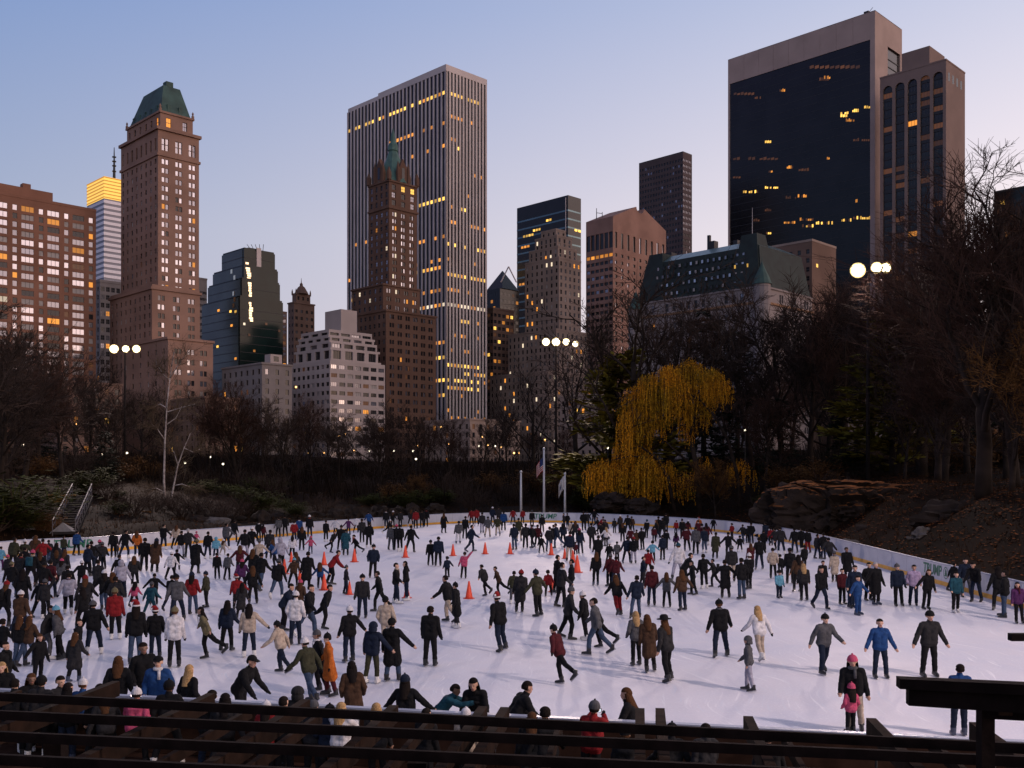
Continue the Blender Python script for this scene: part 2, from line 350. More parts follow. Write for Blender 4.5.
class Bld:
    def __init__(s, name, label, xc, Yc, seed=1):
        s.root = empty(name, ((xc - CX) / FOC * Yc, Yc, CITY)); tag(s.root, label, 'building', 'buildings along the park', 'thing'); s.org = Vector(s.root.location); s.wins = []; s.rng = random.Random(seed)
    def foot(s, xc, Yc, xl, xr):
        C = V((xc - CX) / FOC * Yc, Yc, 0); sl, sr = (xl - CX) / FOC, (xr - CX) / FOC
        return C, (C.x - sl * C.y) / (K * (1 + sl)), (sr * C.y - C.x) / (K * (1 - sr))
    def put(s, b, name, m, parent=None, smooth=False):
        """link a mesh made in world coordinates under the building"""
        o = b.obj(name, m, parent or s.root, smooth)
        o.data.transform(Matrix.Translation(-s.org)); return o
    def box(s, name, C, Lu, Lv, z0, z1, m, grow=0.0, parent=None):
        b = MB(); C = Vector(C) - (UD + VD) * grow; b.obox(V(C.x, C.y, z0), UD * (Lu + 2 * grow), VD * (Lv + 2 * grow), V(0, 0, z1 - z0))
        return s.put(b, name, m, parent)
    def tier(s, C, Lu, Lv, z0, z1, m, cu=(), cv=(), ru=(), rv=None, dep=.3, pick=None, style='2', name='wall', roof=True, mi=0):
        """a storey block whose two visible faces have real window openings"""
        b = MB(); rv = ru if rv is None else rv; C = Vector(C)
        for face, d, n, L, cols, rows in (('u', UD, UN, Lu, cu, ru), ('v', VD, VN, Lv, cv, rv)):
            xs = [0.0] + [t for c in cols for t in c] + [L]; zs = [z0] + [t for r in rows for t in r] + [z1]
            if not cols or not rows: xs, zs = [0, L], [z0, z1]
            q = lambda x, z, dd=0.0: V(C.x, C.y, 0) + d * x - n * dd + V(0, 0, z)
            def quad(x0, x1, za, zb):
                pts = [q(x0, za), q(x1, za), q(x1, zb), q(x0, zb)]; b.poly(pts if face == 'v' else pts[::-1])
            for j in range(len(zs) - 1):
                if zs[j + 1] - zs[j] < 1e-4: continue
                if j % 2 == 0: quad(0, L, zs[j], zs[j + 1]); continue
                for i in range(len(xs) - 1):
                    if i % 2 == 0:
                        if xs[i + 1] - xs[i] > 1e-4: quad(xs[i], xs[i + 1], zs[j], zs[j + 1])
                        continue
                    x0, x1, za, zb = xs[i], xs[i + 1], zs[j], zs[j + 1]
                    for e in ((q(x0, za), q(x0, za, dep), q(x0, zb, dep), q(x0, zb)), (q(x1, za, dep), q(x1, za), q(x1, zb), q(x1, zb, dep)),
                              (q(x0, za), q(x1, za), q(x1, za, dep), q(x0, za, dep)), (q(x0, zb, dep), q(x1, zb, dep), q(x1, zb), q(x0, zb))):
                        b.poly(e if face == 'v' else e[::-1])
                    key = pick(face, i // 2, j // 2, s.rng) if pick else 'dark'
                    s.wins.append((q((x0 + x1) / 2, za, dep), x1 - x0, zb - za, n, key, style))
        A, B_, D_ = C + UD * Lu, C + VD * Lv, C + UD * Lu + VD * Lv
        for p0, p1 in ((B_, D_), (D_, A)): b.poly([V(p0.x, p0.y, z0), V(p1.x, p1.y, z0), V(p1.x, p1.y, z1), V(p0.x, p0.y, z1)])
        if roof: b.poly([V(p.x, p.y, z1) for p in (C, B_, D_, A)])
        return s.put(b, name, m)
    def hit(s, C, face, px, py):
        """where the ray of a photo pixel meets a face: distance along it and height"""
        d, n = (UD, UN) if face == 'u' else (VD, VN); r = V((px - CX) / FOC, 1, (HY - py) / FOC)
        t = (Vector((C.x, C.y, 0)).dot(n)) / r.dot(n) if True else 0
        p = r * t; return (p - Vector((C.x, C.y, 0))).dot(d), p.z + EYE
    def light_panel(s, C, face, px0, px1, py, h, key, n=1, off=.05, gap=.25):
        """a row of n lit panes on a face between two photo columns; py at its left end"""
        x0, z = s.hit(C, face, px0, py); x1, _ = s.hit(C, face, px1, py); x0, x1 = min(x0, x1), max(x0, x1); d, nn = (UD, UN) if face == 'u' else (VD, VN); w = (x1 - x0) / n
        for i in range(n): s.wins.append((V(C.x, C.y, 0) + d * (x0 + w * (i + .5)) + nn * off + V(0, 0, z), w * (1 - gap), h, nn, key, '1'))
    def finish(s, limit=180):
        ws = sorted(s.wins, key=lambda w: -w[1] * w[2]); 
        for pos, w, h, n, key, st in ws[:limit]:
            o = bpy.data.objects.new('window', pane_mesh(key, st)); link(o, s.root); o.location = pos - s.org; o.scale = (w, 1, h); o.rotation_euler = (s.rng.gauss(0, .012), 0, math.atan2(n.x, -n.y) + s.rng.gauss(0, .02))
        rest = ws[limit:]
        if rest:
            keys = sorted(set(r[4] for r in rest)); b = MB()
            for pos, w, h, n, key, st in rest:
                d = V(-n.y, n.x, 0); b.poly([pos - d * w / 2, pos + d * w / 2, pos + d * w / 2 + V(0, 0, h), pos - d * w / 2 + V(0, 0, h)], keys.index(key))
            tag(s.put(b, 'window_mass', [W[k] for k in keys]), kind='stuff')
def cols(L, n, w, m0=None, m1=None):
    m0 = (L / n - w) / 2 if m0 is None else m0; m1 = m0 if m1 is None else m1; st = (L - m0 - m1 - w) / max(1, n - 1)
    return [(m0 + i * st, m0 + i * st + w) for i in range(n)]
def rows(z0, z1, n, h, lift=.35):
    st = (z1 - z0) / n; return [(z0 + i * st + (st - h) * lift, z0 + i * st + (st - h) * lift + h) for i in range(n)]
def zat(py, Y): return EYE + (HY - py) / FOC * Y
def picker(**w):
    ks, ps = list(w), list(w.values())
    return lambda f, i, j, r: r.choices(ks, ps)[0]

Mb = lambda n, c, v=.14, s=.08, r=.85: mat(n, c, r, v, s)
pierre_m = Mb('tan_brick', (.30, .18, .135)); apt_m = Mb('red_brown_brick', (.25, .125, .085)); marble = Mb('white_marble', (.60, .51, .48), .08); sherry_m = Mb('dark_tan_brick', (.145, .085, .062))
white_m = Mb('white_brick', (.43, .355, .33), .08); trav = Mb('travertine', (.42, .31, .27), .08); stone_m = Mb('limestone', (.32, .235, .195)); rose_m = Mb('rose_granite', (.31, .18, .14)); brown_m = Mb('brown_stone', (.18, .115, .09))
grey_m = Mb('grey_stone', (.22, .19, .18)); plaza_m = Mb('plaza_white_brick', (.27, .225, .215), .08); copper = mat('green_copper', (.035, .075, .062), .7, .3, .2); slate = mat('dark_green_slate', (.010, .019, .016), .75, .3, .3)
bronze_glass = mat('bronze_curtain_glass', (.009, .009, .011), .2, .3, .08, spec=.3); blue_glass = mat('blue_curtain_glass', (.10, .13, .15), .12, .3, .06, metal=.65); green_glass = mat('green_curtain_glass', (.007, .016, .014), .14, .4, .08, spec=.2)
black_glass = mat('black_curtain_glass', (.012, .013, .015), .14, .3, .06, spec=.3); roof_m = mat('roof_tar', (.03, .03, .03), .9); dark_metal = mat('dark_metal', (.03, .03, .032), .5, .2, 3, metal=.4)

# --- brown brick apartment slab at the left edge
B = Bld('apartment_slab', 'brown brick apartment slab with rows of pale windows at left edge', -60, 368, 3)
C, Lu, Lv = B.foot(-60, 368, -200, 96); H = zat(212, 408.5)
cv = []; t = Lv - 1.2
while t > 8: cv += [(t - 1.7, t), (t - 8.2, t - 3.6)]; t -= 9.75
cv = sorted(cv)
B.tier(C, 20, Lv, CITY - .5, H, apt_m, (), cv, (), rows(CITY, H - 2.0, 31, 2.1), .25, lambda f, i, j, r: r.choices(['sky', 'sky2', 'blind', 'pale', 'warm', 'dark', 'dim'], [4, 6, 5, .5, .7, 3, 1.0])[0], '3')
B.box('parapet', C, 20, Lv, H, H + 1.1, apt_m, .12)
B.box('penthouse', C + VD * (Lv - 42) + UD * 3, 10, 26, H + 1.1, H + 5.2, apt_m); B.box('chimney', C + VD * (Lv - 27) + UD * 4, 3, 3, H + 5.2, H + 7.2, apt_m)
B.finish()

# --- tall hotel tower with green mansard
B = Bld('hotel_tower', 'tall tan brick hotel tower crowned by a dark green mansard roof', 158, 400, 5)
C, Lu, Lv = B.foot(158, 400, 121, 199); H = zat(129, 400); HB = zat(155, 400)
pk = lambda f, i, j, r: (r.choices(['sky', 'sky2', 'warm', 'pale', 'dark'], [9, 3, .45, .8, 1])[0] if f == 'v' else r.choices(['sky2', 'dark', 'dim', 'blind'], [4, 6, .25, 1.5])[0])
def pairs(L, n, w=1.25, g=.35, m=1.6):
    out = []; st = (L - 2 * m - 2 * w - g) / (n - 1)
    for i in range(n): a = m + i * st; out += [(a, a + w), (a + w + g, a + 2 * w + g)]
    return out
B.tier(C, Lu, Lv, 70, HB, pierre_m, cols(Lu, 8, 1.4), pairs(Lv, 3), rows(78, HB, 15, 2.0), dep=.3, pick=pk)
B.tier(C, Lu, Lv, HB + 1.0, H, pierre_m, cols(Lu, 8, 1.4), pairs(Lv, 3), [(HB + 2.4, HB + 7.2)], dep=.45, pick=pk)
B.box('cornice', C, Lu, Lv, HB, HB + 1.0, pierre_m, .5); B.box('cornice', C, Lu, Lv, H, H + 1.2, pierre_m, .8)
C2 = C + UD * 1.8 + VD * 1.8; lu, lv = Lu - 3.6, Lv - 3.6; H2 = zat(110, 400)
B.tier(C2, lu, lv, H + 1.2, H2, pierre_m, cols(lu, 6, 1.5), cols(lv, 2, 1.9), [(H + 2.4, H2 - 1.6)], dep=.4, pick=lambda f, i, j, r: 'warm' if (f == 'v' and i == 0) or (f == 'u' and i == 0) else r.choice(['dark', 'sky2']))
B.box('cornice', C2, lu, lv, H2, H2 + .8, pierre_m, .5)
for a in (0, 1):
    for c in (0, 1): b = MB(); q = C2 + UD * lu * a + VD * lv * c + V(0, 0, H2 + .8); b.lathe(q, [(.6, 0), (.6, 1.0), (.25, 1.2), (.45, 2.0), (.05, 2.8)], 8); B.put(b, 'finial', pierre_m)
b = MB(); z0, z1 = H2 + .8, zat(83, 406); ins = 3.4
bot = [C2 + UD * .6 + VD * .6, C2 + UD * .6 + VD * (lv - .6), C2 + UD * (lu - .6) + VD * (lv - .6), C2 + UD * (lu - .6) + VD * .6]
top = [C2 + UD * (ins + 1) + VD * ins, C2 + UD * (ins + 1) + VD * (lv - ins), C2 + UD * (lu - ins - 5) + VD * (lv - ins), C2 + UD * (lu - ins - 5) + VD * ins]
bot = [V(p.x, p.y, z0) for p in bot]; top = [V(p.x, p.y, z1) for p in top]
for i in range(4): b.poly([bot[i], bot[(i + 1) % 4], top[(i + 1) % 4], top[i]])
b.poly(top); r = B.put(b, 'roof', copper)
B.box('chimney', C2 + UD * (ins + 2.4) + VD * (ins + 2), 3, 3, z1, z1 + 2.6, copper, parent=r)
for i in range(5):
    p = C2 + UD * (lu * (.16 + .17 * i)) + VD * .9; b = MB(); b.obox(V(p.x, p.y, z0 + 1), UD * 1.5, VD * 1.8, V(0, 0, 2.6)); B.put(b, 'dormer', copper, r)
for i in range(2):
    p = C2 + VD * (lv * (.25 + .35 * i)) + UD * .9; b = MB(); b.obox(V(p.x, p.y, z0 + 1), VD * 1.5, UD * 1.8, V(0, 0, 2.6)); B.put(b, 'dormer', copper, r)
C3, a3, c3 = B.foot(152, 393, 110, 200); H3 = zat(289, 393)
pk3 = lambda f, i, j, r: r.choices(['dark', 'sky2', 'blind', 'sky'], [5, 3, 1, 1.2])[0]
B.tier(C3, a3, c3, 40, H3, pierre_m, cols(a3, 9, 1.4), pairs(c3, 3, m=2.4), rows(44, H3 - 1, 9, 2.0), dep=.3, pick=pk3); B.box('cornice', C3, a3, c3, H3, H3 + 1.0, pierre_m, .6); B.box('parapet', C3, a3, c3, H3 + 1.0, H3 + 2.0, pierre_m, -.1)
C4, a4, c4 = B.foot(168, 378, 122, 213); H4 = zat(339, 378)
B.tier(C4, a4, c4, CITY - .5, H4, pierre_m, cols(a4, 6, 1.4), pairs(c4, 3, m=2.6), rows(CITY + 2, H4 - 2, 11, 2.0), dep=.3, pick=pk3); B.box('cornice', C4, a4, c4, H4, H4 + .9, pierre_m, .5)
B.finish()

# --- striped glass tower with glowing top
B = Bld('striped_glass_tower', 'distant striped glass tower with glowing yellow top behind the hotel', 104, 900, 6)
C, Lu, Lv = B.foot(104, 900, 87, 128); H = zat(176, 900); HG = H - 20
stripe_a = mat('pale_stripe', (.75, .70, .74), .4, .05); stripe_b = mat('grey_stripe', (.20, .20, .24), .4, .05); gold_a = mat('glowing_cladding', (.5, .3, .05), .5, .1, emit=(1, .62, .12), estr=.95); gold_b = mat('glow_rib', (.3, .15, .03), .5, .1, emit=(1, .42, .04), estr=.45)
B.box('wall', C, Lu, Lv, CITY, HG, stripe_b); B.box('crown', C, Lu, Lv, HG, H, gold_a)
k = 0; z = 60
while z < H - 1:
    B.box('band' if z < HG else 'crown_rib', C, Lu, Lv, z, z + (2.6 if z < HG else .9), stripe_a if z < HG else gold_b, .35); z += 4.8 if z < HG else 3.0
b = MB(); p = C + VD * 9.5 + UD * .5; b.tube([V(p.x, p.y, H), V(p.x, p.y, H + 12), V(p.x, p.y, H + 28)], [1.3, .9, .3], 6)
for q in (6, 11, 15, 19): b.box((p.x, p.y, H + q), (3.4, 3.4, .5), .4)
B.put(b, 'antenna', dark_metal); B.finish()

# --- small grey block between them
B = Bld('grey_block', 'small grey stone block wedged left of the tall hotel tower', 100, 520, 7)
C, Lu, Lv = B.foot(100, 520, 92, 136); H = zat(282, 520)
B.tier(C, Lu, Lv, CITY, H, grey_m, cols(Lu, 2, 2), cols(Lv, 7, 1.9), rows(CITY + 2, H - 1, 22, 2.4), pick=picker(dark=6, sky2=2, warm=.2)); B.box('parapet', C, Lu, Lv, H, H + 1.4, grey_m, .2); B.finish()
# --- slim grey slab seen right of the hotel
B = Bld('slim_grey_slab', 'slim plain grey slab squeezed between hotel tower and green glass building', 199, 620, 8)
C, Lu, Lv = B.foot(199, 620, 190, 207); H = zat(279, 620); B.tier(C, Lu, Lv, CITY, H, grey_m, (), cols(Lv, 4, 1.2), (), rows(40, H - 6, 20, 1.6), pick=picker(dark=3, sky2=1)); B.box('parapet', C, Lu, Lv, H, H + 1, grey_m, .2); B.finish()

# --- stepped green glass building
B = Bld('stepped_glass_building', 'stepped dark green glass building with bright reflection streaks', 244, 430, 9)
lightg = mat('pale_green_glass', (.060, .085, .080), .22, .3, .06, metal=.25)
steps = [(244, 430, 222, 275, 249), (244, 427, 213, 278, 266), (242, 424, 208, 280, 279), (240, 421, 202, 283, 297)]
prev = None
for i, (xc, Yc, xl, xr, yt) in enumerate(steps):
    C, Lu, Lv = B.foot(xc, Yc, xl, xr); H = zat(yt, Yc); z0 = CITY if i == 3 else zat(steps[i + 1][4], steps[i + 1][1]) - .3
    B.box('wall', C, Lu, Lv, z0, H, green_glass)
    b = MB(); b.obox(V(C.x, C.y, z0) + UN * .12 + UD * 1.2, UD * (Lu - 1.2), -UN * .1, V(0, 0, H - z0 - .02)); B.put(b, 'glass_skin', lightg)
    for q in range(int((H - z0) / 3.6)):
        zz = z0 + 1 + q * 3.6; b = MB(); b.obox(V(C.x, C.y, zz) + UN * .16 + UD * .6, UD * (Lu - .6), -UN * .1, V(0, 0, .28)); b.obox(V(C.x, C.y, zz) + VN * .1, VD * (Lv - .1), -VN * .09, V(0, 0, .22)); B.put(b, 'mullion', dark_metal)
    B.box('parapet', C, Lu, Lv, H, H + .8, green_glass, -.3)
C0 = B.foot(244, 430, 222, 275)[0]; H = zat(249, 430)
b = MB(); b.obox(V(C0.x, C0.y, H - 7) + VD * 6 + VN * .3, VD * 2.2, -VN * .2, V(0, 0, 8.5)); B.put(b, 'fin', marble)
b = MB(); p = C0 + UD * 4 + VD * 6
for q in range(5): b.tube([V(p.x + q * 1.1, p.y + 2, H + .5), V(p.x - 2 + q * 1.8, p.y, H + 3.6)], [.12, .12], 4)
b.box((p.x, p.y + 2, H + .8), (6, 3, 1.2), .78); B.put(b, 'roof_rig', dark_metal)
Cs = B.foot(240, 421, 202, 283)[0]
# sky reflection put in as separate yellowish mirror panes along a streak
mirror = mat('mirror_pane', (.9, .82, .55), .04, .1, .1, metal=1.0); W['mirror'] = mirror
streak = [(247, 262), (248, 267), (249, 272), (249, 277), (249.5, 282), (250, 287), (250, 292), (250.5, 297), (250, 302), (251, 307), (250.5, 312), (251, 317)]
for x, y in streak:
    st = [s_ for s_ in steps if y > s_[4]][-1]; Cq = B.foot(*st[:4])[0]; wv = 2.6 + B.rng.random() * 2.6
    for q in range(2): B.light_panel(Cq, 'v', x - wv / 2 + B.rng.uniform(-.8, .8), x + wv / 2, y + 2 + q * 2.4, .85, 'mirror', 1, .18)
for x, y in ((232, 274), (235, 280), (234, 296), (235, 302), (234, 308), (236, 315)):
    st = [s_ for s_ in steps if y > s_[4]][-1]; Cq = B.foot(*st[:4])[0]; B.light_panel(Cq, 'u', x - 1.3, x + 1.2, y, 1.8, 'mirror', 1, .25)
for x, y, k_ in ((231, 313, 'gold'), (236, 313, 'gold'), (244, 325, 'pale'), (232, 327, 'warm'), (249, 336, 'dim'), (254, 352, 'warm'), (236, 360, 'warm'), (219, 312, 'warm'), (218, 348, 'gold'), (266, 325, 'dim'), (279, 332, 'dim')):
    st = [s_ for s_ in steps if y > s_[4]][-1]; Cq = B.foot(*st[:4])[0]; B.light_panel(Cq, 'v' if x > st[0] else 'u', x - 1.4, x + 1.4, y, 1.0, k_, 1, .25)
B.finish()

# --- slim lit slab behind and brown cupola tower
B = Bld('slim_striped_slab', 'very slim slab with lit floor stripes left of the cupola tower', 283, 640, 10)
C, Lu, Lv = B.foot(281, 640, 275, 287); H = zat(312, 640); B.tier(C, Lu, Lv, CITY, H, brown_m, (), [(.6, Lv - .6)], (), rows(30, H, 22, 2.0), pick=picker(dim=3, sky=4, warm=.5), style='1'); B.box('parapet', C, Lu, Lv, H, H + .6, brown_m, .1); B.finish()
B = Bld('cupola_tower', 'narrow brown stone tower with stepped top and small cupola spire', 294, 600, 11)
C, Lu, Lv = B.foot(294, 600, 288, 314.5); H = zat(303, 600); H2 = zat(292, 600)
B.tier(C, Lu, Lv, CITY, H, brown_m, cols(Lu, 2, 1.4), cols(Lv, 4, 1.6), rows(CITY + 20, H - 2, 18, 1.8), pick=picker(dark=5, sky2=3, warm=.1)); B.box('cornice', C, Lu, Lv, H, H + .8, brown_m, .4)
c2 = C + UD * 1.2 + VD * 2.2; B.tier(c2, Lu - 2.4, Lv - 4.4, H + .8, H2, brown_m, (), cols(Lv - 4.4, 3, 1.3), (), [(H + 2.5, H + 4.6)], pick=picker(dark=1))
for a in (0, 1):
    for c in (0, 1): b = MB(); q = c2 + UD * (Lu - 2.4) * a + VD * (Lv - 4.4) * c; b.lathe((q.x, q.y, H2 - 1), [(.5, 0), (.5, 2), (.1, 3.6)], 6); B.put(b, 'pinnacle', brown_m)
b = MB(); q = c2 + UD * (Lu - 2.4) / 2 + VD * (Lv - 4.4) / 2; b.lathe((q.x, q.y, H2), [(4.4, 0), (3.6, 1.6), (3.2, 2.2), (2.2, 4.0), (1.0, 5.0), (.9, 6.2), (.25, 7.0), (.1, 9.8)], 8); B.put(b, 'cupola', brown_m); B.finish()

# --- white stepped apartment house
B = Bld('white_terraced_house', 'white brick apartment house stepping back in terraces under a rooftop box', 330, 400, 12)
tiers = [(330, 400, 292, 385, 360, CITY, 7), (331, 403, 296, 378, 349, None, 1), (331, 405, 297, 377, 342, None, 1), (330, 407, 299, 374, 336.5, None, 1), (329, 409, 301, 372, 329, None, 1)]
pw = lambda f, i, j, r: r.choices(['dark', 'sky2', 'blind', 'warm', 'dim', 'sky'], [7, 2, 1, .5, .4, .8])[0]
pz = CITY - .5
for i, (xc, Yc, xl, xr, yt, _z, _n) in enumerate(tiers):
    C, Lu, Lv = B.foot(xc, Yc, xl, xr); H = zat(yt, Yc)
    if i == 0: B.tier(C, Lu, Lv, pz, H, white_m, cols(Lu, 8, 2.0), cols(Lv, 7, 2.9), rows(CITY + 3, H - .4, 11, 1.6), pick=pw, style='3')
    else: B.tier(C, Lu, Lv, pz, H, white_m, cols(Lu, 3 + i % 2, (4.6, 3.6)[i % 2]), cols(Lv, 4, (4.4, 3.8)[i % 2]), [(pz + .95, H - .35 if i < 4 else H - 1.2)], pick=picker(dark=6, sky2=2, warm=.3), style='3', dep=.6)
    if i: B.box('terrace_wall', C, Lu, Lv, pz - .01, pz + .9, white_m, .9)
    pz = H
C, Lu, Lv = B.foot(341, 414, 325, 357); B.box('rooftop_box', C, Lu, Lv, pz - .02, zat(309, 414), white_m)
for q in range(3): B.box('vent_cap', C + UD * (2 + 3 * q) + VD * 6, 1, 1, zat(309, 414), zat(309, 414) + .9, grey_m)
B.finish()

# --- ornate tower with gothic crown
B = Bld('gothic_crown_tower', 'slender brown tower with gothic gables and a green copper spire', 389, 455, 13)
C, Lu, Lv = B.foot(389, 455, 369, 417); H = zat(181, 455); H1 = zat(208, 455)
pk = lambda f, i, j, r: r.choices(['sky', 'sky2', 'dark', 'pale', 'warm'], [2.5, 5, 4, .35, .3])[0]
B.tier(C, Lu, Lv, 60, H1, sherry_m, cols(Lu, 4, 1.5), pairs(Lv, 3, 1.05, .3, 2.0), rows(87, H1 - .5, 12, 1.9), pick=pk)
B.box('cornice', C, Lu, Lv, H1, H1 + .9, sherry_m, .55)
B.tier(C, Lu, Lv, H1 + .9, H, sherry_m, cols(Lu, 4, 1.5), cols(Lv, 3, 2.2), rows(H1 + 1.4, H - .3, 3, 2.4), pick=lambda f, i, j, r: 'gold' if (j == 2 and r.random() < .2) else r.choice(['dark', 'sky2', 'dark']))
B.box('cornice', C, Lu, Lv, H, H + .8, sherry_m, .5)
for face, d, o, L in (('u', UD, VD, Lu), ('v', VD, UD, Lv)):
    for far_ in (0, 1):
        p = C + d * (L / 2 - 3) + (o * ((Lv if face == 'u' else Lu) - 1.6) if far_ else V(0, 0, 0)); b = MB(); z = H + .8
        b.obox(V(p.x, p.y, z), d * 6, o * 1.6, V(0, 0, 5)); a0 = V(p.x, p.y, z + 5); 
        for kk in (0, 1): b.poly([a0 + o * 1.6 * kk, a0 + o * 1.6 * kk + d * 6, a0 + o * 1.6 * kk + d * 3 + V(0, 0, 6)])
        b.poly([a0, a0 + o * 1.6, a0 + o * 1.6 + d * 3 + V(0, 0, 6), a0 + d * 3 + V(0, 0, 6)]); b.poly([a0 + d * 6, a0 + o * 1.6 + d * 6, a0 + o * 1.6 + d * 3 + V(0, 0, 6), a0 + d * 3 + V(0, 0, 6)])
        g = B.put(b, 'gable', sherry_m); n = UN if face == 'u' else VN
        if not far_:
            b = MB(); b.obox(a0 + d * 2.2 + V(0, 0, -3.6) + n * .06, d * 1.6, n * .05, V(0, 0, 5.4)); B.put(b, 'gable_window', W['dark'], g)
        for e in (0, 6): b = MB(); q = p + d * e; b.lathe((q.x, q.y, z), [(.8, 0), (.8, 6.5), (.1, 9.5)], 6); B.put(b, 'pinnacle', sherry_m)
for a in (0, 1):
    for c in (0, 1): b = MB(); q = C + UD * (Lu * a) + VD * (Lv * c); b.lathe((q.x, q.y, H + .8), [(1.2, 0), (1.2, 3.4), (.1, 6)], 6); B.put(b, 'corner_pinnacle', sherry_m)
b = MB(); q = C + UD * Lu / 2 + VD * Lv / 2; hs = zat(133, 470)
b.lathe((q.x, q.y, H + .8), [(8.5, 0), (7.0, 4), (3.4, 12), (2.1, 16), (2.5, 16.4), (2.3, 19), (1.3, 20.5), (.9, 24), (.15, hs - H)], 8); r = B.put(b, 'roof', mat('verdigris_roof', (.055, .12, .10), .65, .25, .3))
C2, a2, c2_ = B.foot(383, 448, 352, 420); H2 = zat(285, 448)
B.tier(C2, a2, c2_, 50, H2, sherry_m, cols(a2, 6, 1.5), pairs(c2_, 4, 1.1, .3, 2), rows(52, H2, 10, 1.9), pick=lambda f, i, j, r: r.choices(['dark', 'sky2', 'warm', 'pale'], [6, 4, .5, 1.0 if j > 7 else .2])[0]); B.box('cornice', C2, a2, c2_, H2, H2 + .8, sherry_m, .5)
C3, a3, c3 = B.foot(386, 438, 350, 436); H3 = zat(311, 438)
B.tier(C3, a3, c3, CITY - .5, H3, sherry_m, cols(a3, 8, 1.4), pairs(c3, 6, 1.1, .3, 2), rows(CITY + 1, H3, 18, 1.9), pick=lambda f, i, j, r: r.choices(['dark', 'sky2', 'warm', 'dim'], [8, 2.5, .25, .2])[0]); B.box('cornice', C3, a3, c3, H3, H3 + .8, sherry_m, .5)
B.finish()

# --- the great white-ribbed slab
B = Bld('ribbed_marble_slab', 'giant slab of white marble ribs and dark glass with gold lit floors', 446, 500, 14)
C, Lu, Lv = B.foot(446, 500, 347, 487); H = zat(64, 500)
B.box('glass_wall', C + (UD + VD) * .4, Lu - .8, Lv - .8, CITY, H - 3.2, bronze_glass)
def ribs(C, L, d, n_, nrib, z1):
    for i in range(nrib + 1):
        w = 1.05; x = (L - w) * i / nrib; b = MB(); b.obox(V(C.x, C.y, CITY) + d * x, d * w, -n_ * .6, V(0, 0, z1 - CITY)); B.put(b, 'rib', marble)
ribs(C, Lu, UD, UN, 27, H - 3.2); ribs(C, Lv, VD, VN, 12, H - 3.2)
B.box('crown_band', C, Lu * .66, Lv, H - 3.2, H, marble, .03); B.box('crown_band', C + UD * (Lu * .66 + .05) + VD * .8, Lu * .34, Lv - .8, H - 3.2, H - .8, marble)
nf = 52; st = (H - 4 - CITY) / nf
def band(face, px0, px1, pyc, key, dens):
    """lit panes between the ribs along one floor; pyc: photo height of that floor at the near corner"""
    z = zat(pyc, 500); z = CITY + round((z - CITY) / st) * st + .8; L, d, n, nr = (Lu, UD, UN, 27) if face == 'u' else (Lv, VD, VN, 12)
    lo, hi = sorted((B.hit(C, face, px0, 300)[0], B.hit(C, face, px1, 300)[0]))
    for i in range(nr):
        x0 = (L - 1.05) * i / nr + 1.05; x1 = (L - 1.05) * (i + 1) / nr
        if lo - .5 <= (x0 + x1) / 2 <= hi + .5 and B.rng.random() < dens: B.wins.append((V(C.x, C.y, z) + d * (x0 + x1) / 2 - n * .32, x1 - x0 - .1, 1.7, n, key if B.rng.random() < .75 else 'warm', '1'))
for face, a, c, y, key, dn in (('u', 347, 446, 92, 'gold', .75), ('v', 446, 487, 91, 'gold', .6), ('u', 390, 446, 128, 'warm', .5), ('v', 446, 487, 118, 'warm', .35), ('v', 446, 470, 150, 'gold', .4), ('v', 446, 487, 172, 'warm', .15),
    ('u', 420, 446, 201, 'gold', .8), ('v', 446, 465, 207, 'gold', .5), ('u', 347, 375, 225, 'warm', .12), ('u', 347, 360, 264, 'warm', .3), ('u', 405, 446, 263, 'warm', .3), ('v', 446, 487, 258, 'warm', .3), ('u', 415, 446, 271, 'gold', .9), ('v', 446, 487, 274, 'gold', .75), ('u', 345, 372, 286, 'gold', .5), ('u', 420, 446, 292, 'warm', .3),
    ('u', 420, 446, 308, 'pale', 1), ('v', 446, 487, 310, 'pale', 1), ('v', 446, 487, 335, 'warm', .25), ('u', 430, 446, 348, 'warm', .3), ('u', 434, 446, 364, 'gold', 1), ('v', 446, 480, 365, 'gold', 1), ('v', 462, 487, 372, 'gold', .9), ('v', 446, 487, 380, 'gold', .7), ('u', 434, 446, 386, 'gold', 1), ('v', 446, 480, 387, 'gold', .95), ('v', 446, 487, 399, 'warm', .2), ('v', 446, 487, 138, 'warm', .3), ('v', 446, 487, 190, 'warm', .25), ('v', 446, 487, 225, 'warm', .3), ('v', 446, 487, 243, 'gold', .35), ('v', 446, 487, 292, 'warm', .5), ('v', 446, 487, 325, 'gold', .35), ('v', 446, 487, 350, 'warm', .5), ('u', 432, 446, 400, 'gold', .5), ('v', 446, 487, 410, 'gold', .4), ('u', 400, 446, 150, 'warm', .15), ('u', 420, 446, 240, 'warm', .3), ('v', 446, 487, 420, 'warm', .35), ('v', 446, 487, 432, 'warm', .2)):
    band(face, a, c, y, key, dn)
B.finish()

